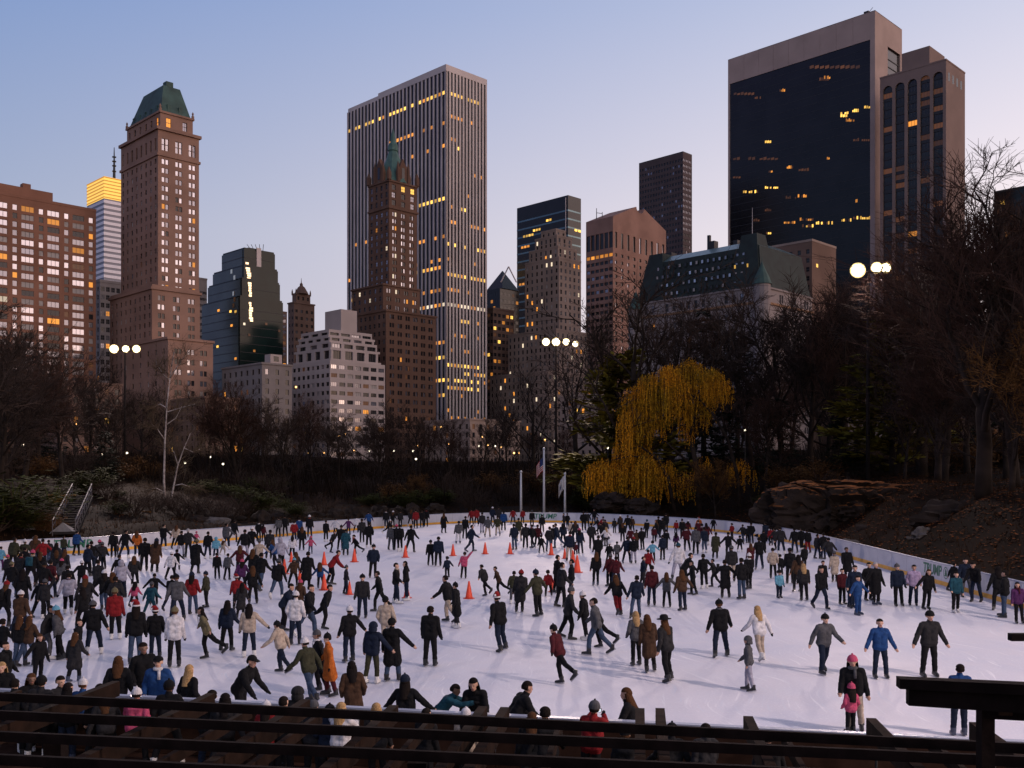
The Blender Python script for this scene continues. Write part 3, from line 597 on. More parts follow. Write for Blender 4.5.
# --- dark pair right of the slab
B = Bld('peaked_dark_block', 'low dark block with small peaked frame right of the ribbed slab', 505, 640, 15)
C, Lu, Lv = B.foot(500, 640, 486, 519); H = zat(288, 640); B.tier(C, Lu, Lv, CITY, H, black_glass, cols(Lu, 6, 2), cols(Lv, 5, 2.2), rows(CITY + 10, H - 1, 24, 2), dep=.1, pick=picker(dark=14, warm=.8, gold=.5, dim=1), style='1')
b = MB(); ct = C + UD * Lu / 2 + VD * Lv / 2; b.lathe((ct.x, ct.y, H), [(Lv * .62, 0), (.3, 13)], 4); B.put(b, 'roof', black_glass)
b = MB()
for q in (-1, 1): b.tube([V(ct.x + 4 + q * 5, ct.y - 14, H + 3), V(ct.x + 4, ct.y - 14, H + 13)], [.4, .4], 4)
B.put(b, 'frame', marble); B.finish()
B = Bld('brown_slab', 'short brown slab with a few lit floors left of the mast lights', 494, 560, 16)
C, Lu, Lv = B.foot(493, 560, 484, 514); H = zat(309, 560); B.tier(C, Lu, Lv, CITY, H, brown_m, cols(Lu, 3, 2), cols(Lv, 5, 2.2), rows(CITY + 6, H - 1, 22, 1.8), pick=picker(dark=8, warm=1.2, gold=.8, dim=1)); B.box('parapet', C, Lu, Lv, H, H + 1, brown_m, .2); B.finish()
B = Bld('black_glass_tower', 'black glass tower with blue floor lines behind the stepped limestone block', 568, 880, 17)
C, Lu, Lv = B.foot(568, 880, 517, 581); H = zat(195, 880); B.box('wall', C, Lu, Lv, CITY, H, black_glass)
edge_blue = mat('blue_floor_edge', (.10, .17, .19), .25, .2, .05, metal=.5)
for i in range(26): z = H - 14 - i * 7.4; B.box('floor_edge', C, Lu, Lv, z, z + 1.4, edge_blue, .1)
for x0, x1, y, k_, n in ((546, 552, 222, 'gold', 2), (523, 534, 238, 'gold', 4), (521, 530, 249, 'warm', 3), (574, 581, 231, 'gold', 2), (519, 525, 286, 'warm', 2), (533, 541, 232, 'gold', 3)): B.light_panel(C, 'u' if x1 < 568 else 'v', x0, x1, y, 2.0, k_, n, .3)
b = MB(); p = C + UD * 2 - VD * .0; b.tube([V(p.x, p.y, H - 60) + UN * .8, V(p.x, p.y, H - 2) + UN * .8], [.35, .35], 5); B.put(b, 'pole', marble); B.finish()
B = Bld('stepped_limestone_block', 'stepped limestone office block rising in setbacks behind the centre mast', 558, 540, 18)
ps = lambda f, i, j, r: r.choices(['sky', 'dark', 'sky2', 'warm', 'pale', 'blind'], [4 if f == 'v' else .5, 5, 3, .55, .5, 1])[0]
pz = None
lt = [(556, 540, 541, 566, 230), (557, 538, 535, 572, 236), (558, 536, 529, 577, 247), (559, 534, 525, 581, 258), (556, 530, 508, 588, 330), (548, 524, 490, 600, 372)]
for i, (xc, Yc, xl, xr, yt) in enumerate(lt):
    C, Lu, Lv = B.foot(xc, Yc, xl, xr); H = zat(yt, Yc); z0 = CITY - .5 if i == len(lt) - 1 else zat(lt[i + 1][4], lt[i + 1][1]) - .05
    nr = max(1, round((H - z0) / 3.9)); B.tier(C, Lu, Lv, z0, H, stone_m, cols(Lu, max(2, round(Lu / 3.4)), 1.3), cols(Lv, max(2, round(Lv / 3.6)), 1.4), rows(z0 + .5, H - .4, nr, 2.2), pick=ps, style='s'); B.box('parapet', C, Lu, Lv, H, H + .9, stone_m, .12)
B.finish()

# --- rose granite tower with broken pediment
B = Bld('pediment_tower', 'rose granite tower with broken pediment and tall openings near the top', 613, 650, 19)
C, Lu, Lv = B.foot(613, 650, 586, 666); H = zat(216, 650)
B.tier(C, Lu, Lv, CITY, H, rose_m, cols(Lu, 6, 3.2), cols(Lv, 9, 2.2), rows(CITY + 30, zat(250, 650), 24, 2.2) + [(zat(247, 650), zat(231, 650))], pick=lambda f, i, j, r: 'warm' if (f == 'u' and j == 23) else r.choices(['dark', 'sky2', 'warm'], [8, 2, .15])[0], style='1', dep=.6)
b = MB(); r_ = 4.2; ap = zat(203, 665) - H
def gz_(x): return ap * (1 - abs(x - Lv / 2) / (Lv / 2))
pts = [(0, 0), (Lv / 2 - r_, gz_(Lv / 2 - r_))] + [(Lv / 2 + r_ * math.cos(t), gz_(Lv / 2 - r_) + -r_ * .9 * math.sin(t) + .0) for t in [math.pi - k_ * math.pi / 8 for k_ in range(1, 8)]] + [(Lv / 2 + r_, gz_(Lv / 2 - r_)), (Lv, 0)]
fr = [V(C.x, C.y, H) + VD * x + V(0, 0, max(0, z)) for x, z in pts]; bk = [p + UD * Lu for p in fr]
b.poly(fr); b.poly(bk[::-1])
for i in range(len(fr) - 1): b.poly([fr[i], bk[i], bk[i + 1], fr[i + 1]])
B.put(b, 'pediment', rose_m)
b = MB(); p = C + UD * (Lu * .75) + VD * 4; b.tube([V(p.x, p.y, H), V(p.x, p.y, H + 9)], [.3, .2], 4); b.tube([V(p.x + 4, p.y + 2, H), V(p.x + 4, p.y + 2, H + 7)], [.3, .2], 4); b.tube([V(p.x, p.y, H + 6), V(p.x + 4, p.y + 2, H + 6)], [.2, .2], 4); B.put(b, 'mast_frame', dark_metal); B.finish()

# --- dark gridded tower
B = Bld('dark_grid_tower', 'plain dark gridded tower standing above the hotel roof', 683, 740, 20)
C, Lu, Lv = B.foot(683, 740, 639, 692); H = zat(152, 740)
B.tier(C, Lu, Lv, CITY, H, mat('dark_precast', (.10, .075, .075), .8, .1, .1), cols(Lu, 16, 1.5), cols(Lv, 6, 1.3), rows(60, H - 3, 42, 2.0), pick=lambda f, i, j, r: 'sky2' if f == 'v' and j > 28 else r.choices(['dark', 'sky2', 'dim'], [9, 1, .03])[0], style='1')
for x, y, k_ in ((643, 237, 'gold'), (644, 245, 'warm'), (643, 228, 'dim')): B.light_panel(C, 'u', x - 1, x + 1, y, 2, k_, 1, .2)
b = MB(); b.obox(V(C.x, C.y, H), UD * Lu, VD * Lv, V(0, 0, .6)); B.put(b, 'parapet', dark_metal); B.finish(220)

# --- grand white hotel with long green mansard
B = Bld('mansard_hotel', 'grand white hotel with long dark green mansard roof and corner turrets', 762, 392, 21)
C, Lu, Lv = B.foot(762, 392, 636, 812); HE = zat(292, 392); HR = zat(238, 400)
HE = zat(287, 392); rw = [r for r in rows(CITY + 4, HE - 6, 8, 2.6)] + [(HE - 4.6, HE - 1.4)]
B.tier(C, Lu, Lv, CITY - .5, HE, plaza_m, cols(Lu, 17, 1.7), pairs(Lv, 4, 1.3, .4, 3), rw, pick=lambda f, i, j, r: r.choices(['dark', 'sky2', 'blind', 'warm', 'sky'], [7, 3, 2, .22, .6 if f == 'v' else .2])[0], dep=.4)
B.box('cornice', C, Lu, Lv, HE - 6.2, HE - 5.3, mat('terracotta_band', (.30, .17, .10), .8, .2, .3), .5); B.box('cornice', C, Lu, Lv, HE, HE + .7, plaza_m, .5)
ins = 5.5; z0, z1, z2 = HE + .7, HR - 3.5, HR
q = lambda a, c, z: V(*(C + UD * a + VD * c).xy, z)
b = MB(); ring_ = lambda i_, z: [q(i_, i_, z), q(i_, Lv - i_, z), q(Lu - i_, Lv - i_, z), q(Lu - i_, i_, z)]
r0, r1, r2 = ring_(.4, z0), ring_(3.2, z1), ring_(9.5, z2)
for i in range(4): b.poly([r0[i], r0[(i + 1) % 4], r1[(i + 1) % 4], r1[i]])
mans = B.put(b, 'roof', slate); b = MB()
for i in range(4): b.poly([r1[i], r1[(i + 1) % 4], r2[(i + 1) % 4], r2[i]])
b.poly(r2); B.put(b, 'upper_roof', mat('roof_skylight', (.10, .16, .17), .3, .25, .4, metal=.3))
hz = z1 - z0
for row in range(4):
    for i in range(16):
        x = 9 + (Lu - 20) * i / 15; zz = z0 + hz * (.08 + .23 * row); ins_ = .4 + 2.8 * (zz - z0) / hz
        b = MB(); b.obox(q(x, ins_ - .35, zz), UD * 1.3, VD * 1.4, V(0, 0, 1.9)); d_ = B.put(b, 'dormer', slate, mans)
        b = MB(); b.obox(q(x + .2, ins_ - .40, zz + .3), UD * .9, -VD * .04, V(0, 0, 1.3)); B.put(b, 'dormer_window', W[B.rng.choices(['sky', 'sky2', 'dark', 'blind'], [3, 3, 4, 2])[0]], mans)
def turret(a, c, r, z, h, name='turret'):
    p = q(a, c, 0); b = MB(); b.lathe((p.x, p.y, CITY), [(r, 0), (r, z - CITY)], 12); o = B.put(b, name, plaza_m); b = MB(); b.lathe((p.x, p.y, z), [(r + .5, 0), (r * .8, h * .35), (r * .35, h * .7), (.15, h), (.08, h + 2)], 12); B.put(b, 'turret_roof', copper, o)
turret(0, 0, 3.4, HE + 1, 9); turret(Lu, 0, 3.2, HE - 2, 8)
# gable ends: tall steep roof blocks at both ends of the mansard
for a0, a1, zz in ((1, 15, HR + 1.6), (Lu - 15, Lu - 1, HR + .6)):
    b = MB(); bt = [q(a0, -.3, z0), q(a1, -.3, z0), q(a1, 14, z0), q(a0, 14, z0)]; tp = [q(a0 + 3.5, 3.6, zz), q(a1 - 3.5, 3.6, zz), q(a1 - 3.5, 10, zz), q(a0 + 3.5, 10, zz)]
    for i in range(4): b.poly([bt[i], bt[(i + 1) % 4], tp[(i + 1) % 4], tp[i]][::-1])
    b.poly(tp[::-1]); B.put(b, 'pavilion_roof', slate)
b = MB(); p = q(8, 6, HR + 1.6); b.tube([p, p + V(0, 0, 11)], [.16, .08], 5); B.put(b, 'flagpole', marble)
for x, y in ((735.5, 267), (748, 265.5)): B.light_panel(C + UN * 1.5, 'u', x - 1, x + 1.2, y + 2, 1.4, 'gold', 1, .5)
B.light_panel(C, 'u', 652, 655, 328, 1.6, 'warm', 1, .1)
for a, c, s_, h_ in ((30, 12, 3, 4), (33, 13, 1.2, 7), (52, 12, 4, 2.5), (20, 14, 2, 3)): B.box('roof_plant', q(a, c, 0), s_, s_, HR, HR + h_, dark_metal)
B.finish(240)
B = Bld('pale_side_block', 'plain pale block with lit window column beside the white hotel', 790, 420, 22)
C, Lu, Lv = B.foot(812, 430, 770, 836); H = zat(241, 430); B.tier(C, Lu, Lv, CITY, H, brown_m, cols(Lu, 5, 1.6), (), rows(CITY + 2, H - 2, 24, 2), pick=picker(dark=7, sky2=2, warm=1)); B.box('parapet', C, Lu, Lv, H, H + 1, stone_m, .15)
for y in (262, 272, 283, 291, 300): B.light_panel(C, 'u', 791, 793.4, y, 1.6, 'warm', 1, .1)
for x, y in ((817, 267), (840, 337), (832, 342), (820, 353), (812, 360), (845, 334)): B.light_panel(C, 'v', x - 1.2, x + 1.2, y, 1.5, 'gold', 1, .1)
B.finish()

# --- black glass slab in a travertine frame
B = Bld('framed_glass_slab', 'massive black glass slab framed in pale travertine', 875, 510, 23)
C, Lu, Lv = B.foot(875, 510, 728, 902); H = zat(10, 510); HT = zat(38, 510)
B.box('core', C + UD * .9 + VD * .9, Lu - 1.8, Lv - 1.8, CITY, H - 1, bronze_glass)
b = MB(); b.obox(V(C.x, C.y, CITY) + UD * 2.6 + VD * .35, UD * (Lu - 3.8), VD * .5, V(0, 0, HT - CITY)); B.put(b, 'glass_wall', bronze_glass)
# frame pieces: panels of the top band, the two edge piers and the side wall with its slot
np_ = 9
for i in range(np_): b = MB(); b.obox(V(C.x, C.y, HT) + UD * (2.6 + (Lu - 3.8) * i / np_ + .05), UD * ((Lu - 3.8) / np_ - .1), VD * .85, V(0, 0, H - HT)); B.put(b, 'stone_panel', trav)
b = MB(); b.obox(V(C.x, C.y, CITY), UD * 2.6, VD * .9, V(0, 0, H - CITY)); B.put(b, 'edge_pier', trav)
b = MB(); b.obox(V(C.x, C.y, CITY) + UD * (Lu - 1.2), UD * 1.2, VD * Lv, V(0, 0, H - CITY)); B.put(b, 'edge_pier', trav)
s0, s1 = Lv * .46, Lv * .93; za, zb = CITY, zat(46, 520)
for x0, x1, z0, z1 in ((.9, s0, CITY, H), (s1, Lv, CITY, H), (s0, s1, zb, H)): b = MB(); b.obox(V(C.x, C.y, z0) + VD * x0, VD * (x1 - x0), UD * .9, V(0, 0, z1 - z0)); B.put(b, 'side_wall', trav)
for i in range(12): z = zb - 6 - i * 4; b = MB(); b.obox(V(C.x, C.y, z) + VD * (s0 + .1) + UD * .6, VD * (s1 - s0 - .2), UD * .2, V(0, 0, .4)); B.put(b, 'slot_floor', dark_metal)
b = MB(); b.obox(V(C.x, C.y, H - .4), UD * Lu, VD * Lv, V(0, 0, .4)); B.put(b, 'roof', trav)
b = MB(); p = C + UD * 5 + VD * 3; b.box((p.x, p.y, H), (5, 2.5, 1.2), .78); b.tube([V(p.x, p.y, H + 1), V(p.x + 2, p.y - 1, H + 3.5)], [.12, .12], 4); B.put(b, 'roof_rig', dark_metal)
for i in range(46): z = HT - 4.1 * (i + 1); b = MB(); b.obox(V(C.x, C.y, z) + UD * 2.6 + VD * .3, UD * (Lu - 3.8), VD * .06, V(0, 0, .22)); B.put(b, 'floor_line', dark_metal)
S = .3645
lit = [(365, 405, 322, 'gold', 3), (385, 408, 314, 'gold', 2), (418, 436, 308, 'gold', 2), (444, 468, 298, 'gold', 2), (400, 424, 334, 'warm', 3), (420, 466, 388, 'dim', 4), (172, 196, 393, 'gold', 2), (218, 234, 252, 'warm', 2), (150, 168, 272, 'dim', 2), (316, 360, 222, 'dim', 4), (340, 358, 217, 'warm', 2), (348, 356, 438, 'warm', 1), (238, 256, 463, 'warm', 2), (188, 200, 474, 'warm', 1),
       (118, 160, 530, 'gold', 4), (178, 215, 518, 'gold', 4), (235, 265, 546, 'dim', 3), (268, 298, 542, 'warm', 3), (138, 170, 650, 'gold', 3), (176, 196, 643, 'gold', 2), (230, 262, 614, 'warm', 3), (268, 312, 606, 'warm', 4), (280, 312, 624, 'gold', 3), (318, 365, 616, 'gold', 5), (388, 416, 608, 'gold', 3), (420, 468, 602, 'gold', 5), (140, 164, 608, 'dim', 2), (178, 196, 580, 'dim', 2), (426, 440, 556, 'warm', 1), (90, 215, 440, 'dim', 6), (90, 120, 490, 'dim', 2), (270, 300, 470, 'dim', 2), (300, 440, 190, 'dim', 5), (92, 150, 262, 'dim', 3)]
Cf = C + VD * .3
for x0, x1, y, k_, n in lit:
    for q_ in range(2 * n):
        if B.rng.random() < .85: xa = x0 + (x1 - x0) * q_ / (2 * n); B.light_panel(Cf, 'u', 700 + xa * S, 700 + (xa + (x1 - x0) / (2 * n)) * S, y * S + (q_ * 0), B.rng.choice((1.0, 1.3, 1.6)), k_ if B.rng.random() < .8 else 'dim', 1, .1, .2)
B.finish()

# --- stone slab with tall arched bays
arch_m = Mb('brown_travertine', (.25, .175, .15), .08)
B = Bld('arched_bay_tower', 'stone office tower with five tall arched window bays', 946, 470, 24)
C, Lu, Lv = B.foot(946, 470, 880, 965); H = zat(60, 470)
bw = Lu * .145; gap = (Lu - 5 * bw) / 6; ztop = H - 4.5; zs = ztop - bw / 2
B.box('core', C + UD * 1.2 + VD * 1.2, Lu - 1.3, Lv - 1.3, CITY, H - .3, black_glass)
for i in range(6): b = MB(); x = i * (bw + gap); b.obox(V(C.x, C.y, CITY) + UD * x, UD * gap, VD * 1.1, V(0, 0, H - CITY)); B.put(b, 'pier', arch_m)
for i in range(5):
    x = gap + i * (bw + gap); b = MB(); n = 10; base_ = V(C.x, C.y, 0) + UD * x
    for k_ in range(n):
        t0, t1 = math.pi * k_ / n, math.pi * (k_ + 1) / n; xa, xb = bw / 2 - bw / 2 * math.cos(t0), bw / 2 - bw / 2 * math.cos(t1); a_, c_ = zs + bw / 2 * math.sin(t0), zs + bw / 2 * math.sin(t1)
        p4 = [base_ + UD * xa + V(0, 0, a_), base_ + UD * xb + V(0, 0, c_), base_ + UD * xb + V(0, 0, H), base_ + UD * xa + V(0, 0, H)]; b.poly(p4[::-1]); b.poly([p4[0], p4[1], p4[1] + VD * 1.1, p4[0] + VD * 1.1])
    B.put(b, 'arch', arch_m)
    for k_ in range(44):
        z = zs - 1 - k_ * 4.1
        if z < CITY + 2: break
        b = MB(); b.obox(base_ + UD * .02 + VD * .75 + V(0, 0, z), UD * (bw - .04), VD * .3, V(0, 0, 1.5)); B.put(b, 'spandrel', dark_metal)
        r = B.rng.random(); key = 'warm' if r < .06 else ('dim' if r < .25 else 'dark')
        B.wins.append((base_ + UD * bw / 2 + VD * .95 + V(0, 0, z + 1.55), bw - .2, 2.4, UN, key, '3'))
B.box('side_wall', C + VD * 1.11, Lu, Lv - 1.12, CITY, H, arch_m); B.box('cornice', C, Lu, Lv, H, H + .7, arch_m, .15)
for i in range(4): b = MB(); b.obox(V(C.x, C.y, H - 9) + VD * (2.5 + i * (Lv - 3.5) / 4) + VN * .04, VD * 2.0, -VN * .03, V(0, 0, 4)); B.put(b, 'vent', W['dark'])
C2 = C + UD * (Lu * .28) + VD * 3; h2 = zat(49, 480); B.box('penthouse', C2, Lu * .42, Lv - 5, H + .7, h2 + 1, arch_m); B.finish()

# --- dark block at the right edge
B = Bld('dark_edge_block', 'dark block with scattered yellow windows cut off by right edge', 1040, 480, 25)
C, Lu, Lv = B.foot(1050, 480, 994, 1090); H = zat(183, 480); B.tier(C, Lu, Lv, CITY, H, black_glass, cols(Lu, 10, 2.4), cols(Lv, 6, 2.4), rows(40, H - 3, 25, 2.2), dep=.12, pick=lambda f, i, j, r: r.choices(['dark', 'gold', 'dim', 'warm'], [20, .8, 1.2, .8])[0], style='1'); B.box('parapet', C, Lu, Lv, H, H + 1, dark_metal, .1); B.finish(0)

# --- low street-side blocks glimpsed through the trees
for i, (nm, lab, xc, Yc, xl, xr, yt, m_) in enumerate((('low_grey_townhouse', 'low grey townhouse with small white dormer below green glass building', 262, 372, 222, 292, 364, grey_m), ('low_red_townhouse', 'low reddish townhouse hidden behind bare trees left of white terraced house', 205, 360, 160, 240, 398, brown_m),
    ('street_corner_block', 'dim stone block with street lights behind bare crown at centre', 470, 400, 425, 520, 420, stone_m), ('far_left_lowrise', 'dim brown lowrise behind the dark trees at far left', 60, 350, 10, 122, 382, brown_m), ('right_lowrise', 'dim stone lowrise behind the dark trees at right', 905, 400, 842, 960, 330, stone_m), ('edge_lowrise', 'dim brown lowrise behind trees near the right edge', 1010, 400, 962, 1075, 348, brown_m), ('plaza_side_lowrise', 'dim stone lowrise behind the weeping willow', 600, 430, 560, 660, 395, stone_m))):
    B = Bld(nm, lab, xc, Yc, 30 + i); C, Lu, Lv = B.foot(xc, Yc, xl, xr); H = zat(yt, Yc); nf = max(2, round((H - CITY) / 3.8))
    B.tier(C, Lu, Lv, CITY - .5, H, m_, cols(Lu, max(3, round(Lu / 4)), 1.5), cols(Lv, max(3, round(Lv / 4)), 1.5), rows(CITY + .5, H - .6, nf, 2.0), pick=picker(dark=12, sky2=1, warm=.6, dim=.8, gold=.12)); B.box('cornice', C, Lu, Lv, H, H + .7, m_, .35)
    if i == 0:
        b = MB(); b.obox(V(C.x, C.y, H + .7) + VD * (Lv * .3) + UD * .5, VD * 5, UD * 4, V(0, 0, 3.4)); B.put(b, 'dormer', white_m); b = MB(); b.obox(V(C.x, C.y, H + 1.4) + VD * (Lv * .3 + 1.4) + UD * .45, VD * 2.2, UD * .03, V(0, 0, 2)); B.put(b, 'dormer_window', W['dark'])
    B.finish(0)
# ---------------------------------------------------------------- trees
bark = mat('dark_bark', (.030, .022, .018), .95, .35, 1.2, bump=.4); twig_m = mat('twig_bark', (.045, .031, .025), .95, .3, .6); red_twig = mat('reddish_twig', (.060, .033, .024), .95, .3, .6)
birch_m = mat('birch_bark', (.55, .48, .45), .8, .35, 2.5, (.30, .25, .23)); pine_m = mat('pine_needles', (.27, .215, .03), .8, .4, .5, (.11, .10, .018)); dark_needles = mat('dark_needles', (.012, .02, .012), .85, .4, .5)
gold_leaf = mat('willow_leaves', (.70, .275, .013), .8, .3, .3, (.40, .225, .016)); brown_leaf = mat('brown_leaves', (.12, .058, .02), .85, .4, .5); yew_m = mat('yew_leaves', (.040, .045, .010), .85, .4, .6)
dry_grass = mat('dry_plumes', (.24, .125, .06), .9, .3, .8)

def branch(p, d, L, r0, r1, seg, rng, wob, up):
    pts, rs = [p.copy()], [r0]; d = d.copy()
    for i in range(seg):
        d = (d + V(rng.gauss(0, wob), rng.gauss(0, wob), rng.gauss(0, wob) + up)).normalized(); pts.append(pts[-1] + d * (L / seg)); rs.append(r0 + (r1 - r0) * (i + 1) / seg)
    return pts, rs
def along(pts, t):
    f = t * (len(pts) - 1); i = min(int(f), len(pts) - 2); return pts[i].lerp(pts[i + 1], f - i), (pts[i + 1] - pts[i]).normalized()
def side_dir(d, ang, rng, az=None):
    az = rng.uniform(0, 2 * math.pi) if az is None else az; x = d.orthogonal().normalized(); y = d.cross(x)
    return (d * math.cos(ang) + (x * math.cos(az) + y * math.sin(az)) * math.sin(ang)).normalized()
def bare_tree(seed, H=15.0, limbs=9, spread=.75, twig=5, lean=0.0, br=8, tw=7, tk=1.0):
    """trunk with limbs and branches, crown of fine twigs; both as meshes"""
    rng = random.Random(seed); T, Cn = MB(), MB(); R = H * .017
    tp, tr = branch(V(0, 0, -.4), V(lean, 0, 1), H * .62, R, R * .45, 7, rng, .05, .05); T.tube(tp, tr, 8)
    for i in range(limbs):
        t = .32 + .68 * i / (limbs - 1); p, d = along(tp, t); ang = spread * rng.uniform(.75, 1.2) * (1.15 - .75 * (t - .3)); L = H * (.50 - .16 * t) * rng.uniform(.8, 1.15)
        lp, lr = branch(p, side_dir(d, ang, rng, i * 2.4 + rng.uniform(-.5, .5)), L, R * (.52 - .22 * t), R * .09, 6, rng, .13, .11); T.tube(lp, lr, 6, cap=False)
        for j in range(br):
            p2, d2 = along(lp, .22 + .78 * (j + rng.random()) / br); l2 = L * .46 * rng.uniform(.6, 1.15)
            bp, brr = branch(p2, side_dir(d2, rng.uniform(.45, .95), rng), l2, R * .15, R * .045, 4, rng, .16, .09); T.tube(bp, brr, 4, cap=False)
            for k in range(tw):
                p3, d3 = along(bp, .15 + .85 * (k + rng.random()) / tw); l3 = l2 * .52 * rng.uniform(.6, 1.2)
                cp, cr = branch(p3, side_dir(d3, rng.uniform(.4, .9), rng), l3, .028 * tk, .016 * tk, 2, rng, .16, .10); Cn.tube(cp, cr, 3, cap=False)
                for m in range(twig):
                    p4, d4 = along(cp, rng.uniform(.15, 1)); ep, er = branch(p4, side_dir(d4, rng.uniform(.35, .85), rng), l3 * rng.uniform(.4, .8), .017 * tk, .009 * tk, 1, rng, .1, .08); Cn.tube(ep, er, 3, cap=False)
    return T, Cn
def leafy(Cn, pts, n, size, rng, jit=.5, flat=.5):
    for _ in range(n):
        p = Vector(rng.choice(pts)) + V(rng.gauss(0, jit), rng.gauss(0, jit), rng.gauss(0, jit * .7)); a = rng.uniform(0, 6.28); s = size * rng.uniform(.6, 1.3)
        x = V(math.cos(a), math.sin(a), rng.uniform(-.4, .4)) * s; y = V(-math.sin(a), math.cos(a), rng.uniform(-1, 1) * flat).normalized() * s * .55
        Cn.poly([p - x, p - y * .6, p + x, p + y * .6])
def conifer(seed, H=14.0, rad=3.6, droop=.10, dens=1.0, gaps=.15, ns=1.0):
    rng = random.Random(seed); T, Cn = MB(), MB(); tp, tr = branch(V(0, 0, -.3), V(0, 0, 1), H * 1.0, H * .016, .03, 8, rng, .012, .05); T.tube(tp, tr, 7)
    n = int(26 * dens)
    for i in range(n):
        t = .10 + .89 * i / n
        for j in range(rng.randint(4, 6)):
            if rng.random() < gaps: continue
            p, d = along(tp, min(.995, t + rng.uniform(-.01, .01))); L = rad * (1 - t) ** .72 * rng.uniform(.65, 1.2) + .25; az = rng.uniform(0, 6.28)
            bd = V(math.cos(az), math.sin(az), rng.uniform(-.05, .3)); bp, brr = branch(p, bd.normalized(), L, .05, .015, 4, rng, .07, -droop + .06); T.tube(bp, brr, 3, cap=False)
            for k in range(int(10 + L * 9 * dens)):
                q, dd = along(bp, rng.uniform(.18, 1.0)); s = rng.uniform(.28, .55) * ns; x = side_dir(dd, rng.uniform(.3, 1.1), rng); x.z *= .5; x = x.normalized() * s; y = x.cross(V(rng.gauss(0, .4), rng.gauss(0, .4), 1)).normalized() * s * .22
                q = q + V(rng.gauss(0, .12), rng.gauss(0, .12), rng.gauss(0, .10)); Cn.poly([q, q + x * .5 - y, q + x, q + x * .5 + y])
    return T, Cn
def shrub(seed, H=2.2, R=1.6, leaf=0, stems=26):
    rng = random.Random(seed); T, Cn = MB(), MB(); tips = []
    for i in range(stems):
        a = rng.uniform(0, 6.28); t = rng.uniform(.1, .9); d = V(math.cos(a) * t, math.sin(a) * t, 1).normalized(); pts, rs = branch(V(math.cos(a) * .15, math.sin(a) * .15, -.15), d, H * rng.uniform(.7, 1.15), .03, .012, 3, rng, .16, .02); T.tube(pts, rs, 3, cap=False); tips += pts[1:]
        for k in range(9):
            q, dd = along(pts, rng.uniform(.25, 1)); e, er = branch(q, side_dir(dd, rng.uniform(.4, 1.1), rng), H * rng.uniform(.2, .45), .014, .008, 2, rng, .2, .05); Cn.tube(e, er, 3, cap=False); tips.append(e[-1])
    if leaf: leafy(Cn, tips, leaf, .13, rng, .16)
    return T, Cn

PROTO = {}
def proto(key, TC, mt, mc):
    T, Cn = TC; tm, cm = T.mesh(key + '_trunk', mt, True), Cn.mesh(key + '_crown', mc); z = max(max(v[2] for v in T.v), max(v[2] for v in Cn.v))
    PROTO[key] = (tm, cm, z)
proto('bare0', bare_tree(11, 16, 10, .80, 5), bark, twig_m); proto('bare1', bare_tree(12, 15, 9, .95, 5), bark, twig_m); proto('bare2', bare_tree(13, 18, 10, .62, 5), bark, red_twig)
proto('bare3', bare_tree(14, 14, 11, 1.0, 6), bark, twig_m); proto('slim', bare_tree(15, 17, 12, .5, 8, 0, 9, 8, .62), bark, red_twig); proto('open', bare_tree(16, 19, 8, .75, 3, .06, 6, 5), bark, twig_m)
T, Cn = bare_tree(17, 13, 10, .8, 3); r_ = random.Random(4); leafy(Cn, [Cn.v[i] for i in range(0, len(Cn.v), 5)], 5200, .17, r_, .35); proto('brownleaf', (T, Cn), bark, brown_leaf)
proto('pine', conifer(21, 14, 4.2, .05, 1.5, .22, 1.5), bark, pine_m); proto('hemlock', conifer(22, 15, 3.6, .14, 1.1, .1), bark, dark_needles)
proto('shrub0', shrub(31, 2.4, 1.6), twig_m, twig_m); proto('shrub1', shrub(32, 2.0, 1.6, 900), twig_m, brown_leaf); proto('yew', shrub(33, 2.2, 1.8, 3200, 34), twig_m, yew_m); proto('plume', shrub(34, 2.2, 1.3, 1500, 60), dry_grass, dry_grass)

